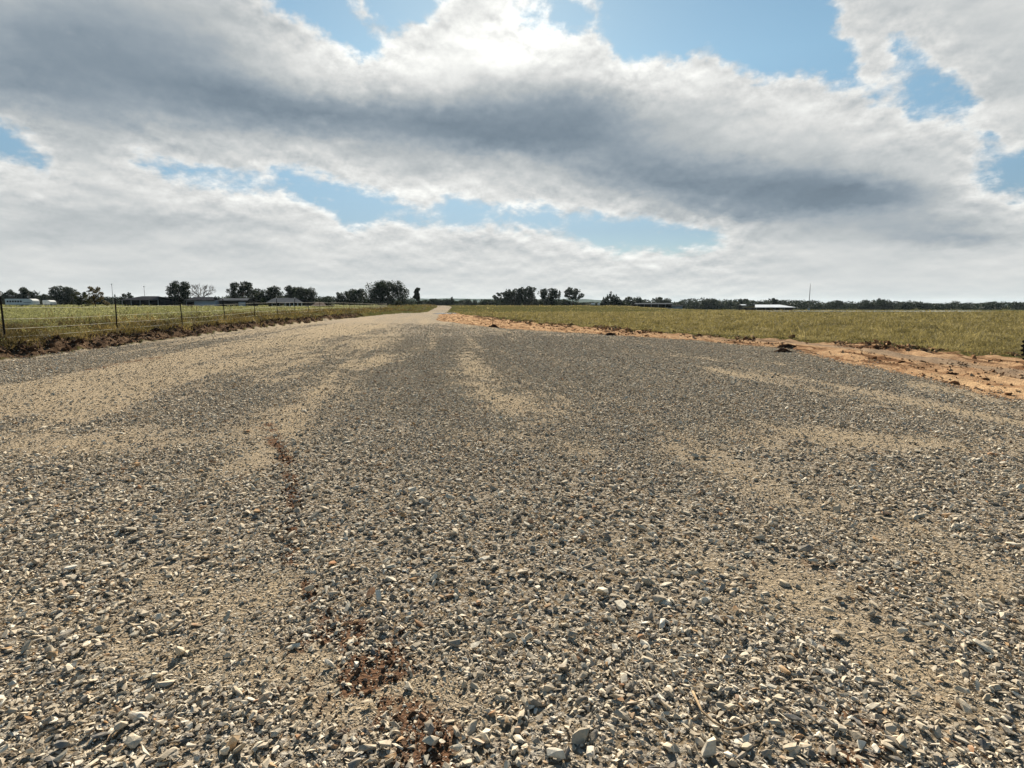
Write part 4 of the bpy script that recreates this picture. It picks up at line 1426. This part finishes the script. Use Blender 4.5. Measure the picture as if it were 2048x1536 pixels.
def build_world():
    w = bpy.data.worlds.new('World'); S.world = w
    w.use_nodes = True
    nt = w.node_tree; nt.nodes.clear(); k = NT(nt)
    D = k.n('ShaderNodeTexCoord').outputs['Generated']
    sp = k.n('ShaderNodeSeparateXYZ'); k.link(D, sp.inputs[0])
    az = k.math('ARCTAN2', sp.outputs[0], sp.outputs[1])
    el = k.math('ARCSINE', sp.outputs[2])
    cb = k.n('ShaderNodeCombineXYZ'); k.link(az, cb.inputs[0]); k.link(k.math('ADD', k.math('MULTIPLY', el, 1.15), k.math('MULTIPLY', k.math('LOGARITHM', k.math('ADD', k.math('MAXIMUM', el, 0), .05), math.e), .13)), cb.inputs[1])
    Q = cb.outputs[0]
    # billows: the map of the clouds is bent by noise, coarse and fine
    w1 = k.vmath('SUBTRACT', k.noise(Q, 9, 3, .55, color=True), (.5, .5, .5))
    w2 = k.vmath('SUBTRACT', k.noise(Q, 34, 5, .6, color=True), (.5, .5, .5))
    wv = k.vmath('ADD', k.vmath('SCALE', w1, scale=.04), k.vmath('SCALE', w2, scale=.045))
    ws = k.n('ShaderNodeSeparateXYZ'); k.link(wv, ws.inputs[0])
    fade = k.remap(el, 0, .12, .35, 1.)
    azw = k.math('ADD', az, k.math('MULTIPLY', ws.outputs[0], fade))
    elw = k.math('ADD', el, k.math('MULTIPLY', k.math('MULTIPLY', ws.outputs[1], .7), fade))
    A0, A1, NA = -.80, .80, 31
    E1, NE = .50, 29
    ul = k.remap(azw, A0, 0, 0, 1, False)
    ur = k.remap(azw, 0, A1, 0, 1, False)
    east = k.math('GREATER_THAN', azw, 0)
    step = E1 / (NE - 1)
    t = k.math('DIVIDE', k.math('MINIMUM', k.math('MAXIMUM', elw, 0), E1), step)
    acc = None
    for i in range(NE):
        side = []
        for u, a0, a1 in ((ul, A0, 0), (ur, 0, A1)):
            stops = []
            for j in range(NA):
                c, l, e = sky_cell(a0 + (a1 - a0) * j / (NA - 1), i * step)
                stops.append((j / (NA - 1), (c, l, e)))
            side.append(k.ramp(u, stops, 'LINEAR'))
        rp = k.mix(east, side[0], side[1])
        wt = k.math('SUBTRACT', 1, k.math('ABSOLUTE', k.math('SUBTRACT', t, float(i))), clamp=True)
        term = k.vmath('SCALE', rp, scale=wt)
        acc = term if acc is None else k.vmath('ADD', acc, term)
    s2 = k.n('ShaderNodeSeparateXYZ'); k.link(acc, s2.inputs[0])
    # outside the mapped sky: unseen broken cloud, darkened and thinned to cut fill light
    inside = k.math('MULTIPLY', k.remap(k.math('ABSOLUTE', az), .74, 1.0, 1, 0), k.remap(el, .44, .60, 1, 0))
    gen = k.noise(Q, 3.0, 4, .6)
    covg = k.remap(gen, .48, .72, 0, 1)
    mixf = lambda a, b: k.math('ADD', k.math('MULTIPLY', a, inside), k.math('MULTIPLY', b, k.math('SUBTRACT', 1, inside)))
    cov = mixf(s2.outputs[0], covg)
    lum = mixf(s2.outputs[1], k.remap(gen, .4, .75, .42, .20))
    fine = k.noise(Q, 16, 9, .62)
    wisp = k.noise(Q, 60, 6, .65)
    c2 = k.math('ADD', cov, k.math('MULTIPLY', k.math('SUBTRACT', fine, .5), .75))
    c2 = k.math('ADD', c2, k.math('MULTIPLY', k.math('SUBTRACT', wisp, .5), .5))
    mask = k.remap(c2, .30, .75)
    thin = k.math('MULTIPLY', mask, k.remap(c2, .5, .95, 1, 0))
    # brightness texture inside the cloud
    st = k.n('ShaderNodeMapping'); k.link(Q, st.inputs[0]); st.inputs['Scale'].default_value = (1, 2.4, 1)
    soft = k.noise(st.outputs[0], 8, 5, .5)
    l2 = k.math('MULTIPLY', lum, k.remap(soft, .25, .75, .91, 1.09, False))
    l2 = k.math('MULTIPLY', l2, k.remap(fine, .3, .7, .97, 1.03, False))
    up = k.vmath('ADD', Q, (0, .016, 0))
    relief = k.math('SUBTRACT', fine, k.noise(up, 16, 9, .62))
    l2 = k.math('MULTIPLY', l2, k.math('ADD', 1, k.math('MULTIPLY', relief, k.math('ADD', .10, k.math('MULTIPLY', s2.outputs[2], 1.7)))))
    l2 = k.math('ADD', l2, k.math('MULTIPLY', k.math('ADD', thin, k.math('MULTIPLY', s2.outputs[2], .35)), .15))
    dot = k.vmath('DOT_PRODUCT', D, tuple(SUN))
    glow = k.math('POWER', k.math('MAXIMUM', dot, 0), 90)
    l2 = k.math('MULTIPLY', l2, k.math('ADD', 1, k.math('MULTIPLY', glow, .22)))
    tint = k.ramp(l2, [(0, (.74, 1.0, 1.27)), (.25, (.78, 1.0, 1.22)), (.5, (.93, 1.0, 1.03)), (.7, (.985, 1.0, .985)), (1, (1.0, 1.0, .965))])
    cloud = k.vmath('SCALE', tint, scale=l2)
    sky = k.n('ShaderNodeTexSky')
    sky.sky_type = 'NISHITA'; sky.sun_disc = False
    sky.sun_elevation = SUN_EL; sky.sun_rotation = SUN_AZ
    sky.air_density = 1.0; sky.dust_density = .1; sky.ozone_density = 1.0
    b1 = k.n('ShaderNodeBackground'); k.link(k.mix(1.0, sky.outputs[0], k.mix(k.remap(el, .12, .36, 0, 1, False), (.44, .485, .53), (.85, .96, .86)), 'MULTIPLY'), b1.inputs[0]); b1.inputs[1].default_value = SKY_STRENGTH
    b2 = k.n('ShaderNodeBackground'); k.link(cloud, b2.inputs[0]); b2.inputs[1].default_value = 1.0 / 2 ** EXPO
    mx = k.n('ShaderNodeMixShader')
    k.link(mask, mx.inputs[0]); k.link(b1.outputs[0], mx.inputs[1]); k.link(b2.outputs[0], mx.inputs[2])
    o = k.n('ShaderNodeOutputWorld'); k.link(mx.outputs[0], o.inputs[0])
    w.cycles.sampling_method = 'MANUAL'; w.cycles.sample_map_resolution = 512


build_world()

sun = bpy.data.lights.new('sun', 'SUN')
sun.energy = 5.0
sun.angle = R(.6)
sun.color = (1.0, .91, .76)
so = bpy.data.objects.new('sun', sun); COL.objects.link(so)
so.rotation_euler = (-SUN).to_track_quat('-Z', 'Y').to_euler()

S.cycles.max_bounces = 5
S.cycles.diffuse_bounces = 2
S.cycles.glossy_bounces = 2
S.cycles.transparent_max_bounces = 6


# ------------------------------------------------------------------ the air
def build_haze():
    m, nt = mat('thin_air'); k = NT(nt)
    v = k.n('ShaderNodeVolumePrincipled')
    v.inputs['Color'].default_value = (.72, .88, 1.0, 1)
    v.inputs['Density'].default_value = .00004
    v.inputs['Anisotropy'].default_value = .2
    o = k.n('ShaderNodeOutputMaterial'); k.link(v.outputs[0], o.inputs['Volume'])
    h = MB().box((0, 0, 22), (13000, 13000, 76)).build('haze', m)
    tag(h, kind='stuff')


build_haze()
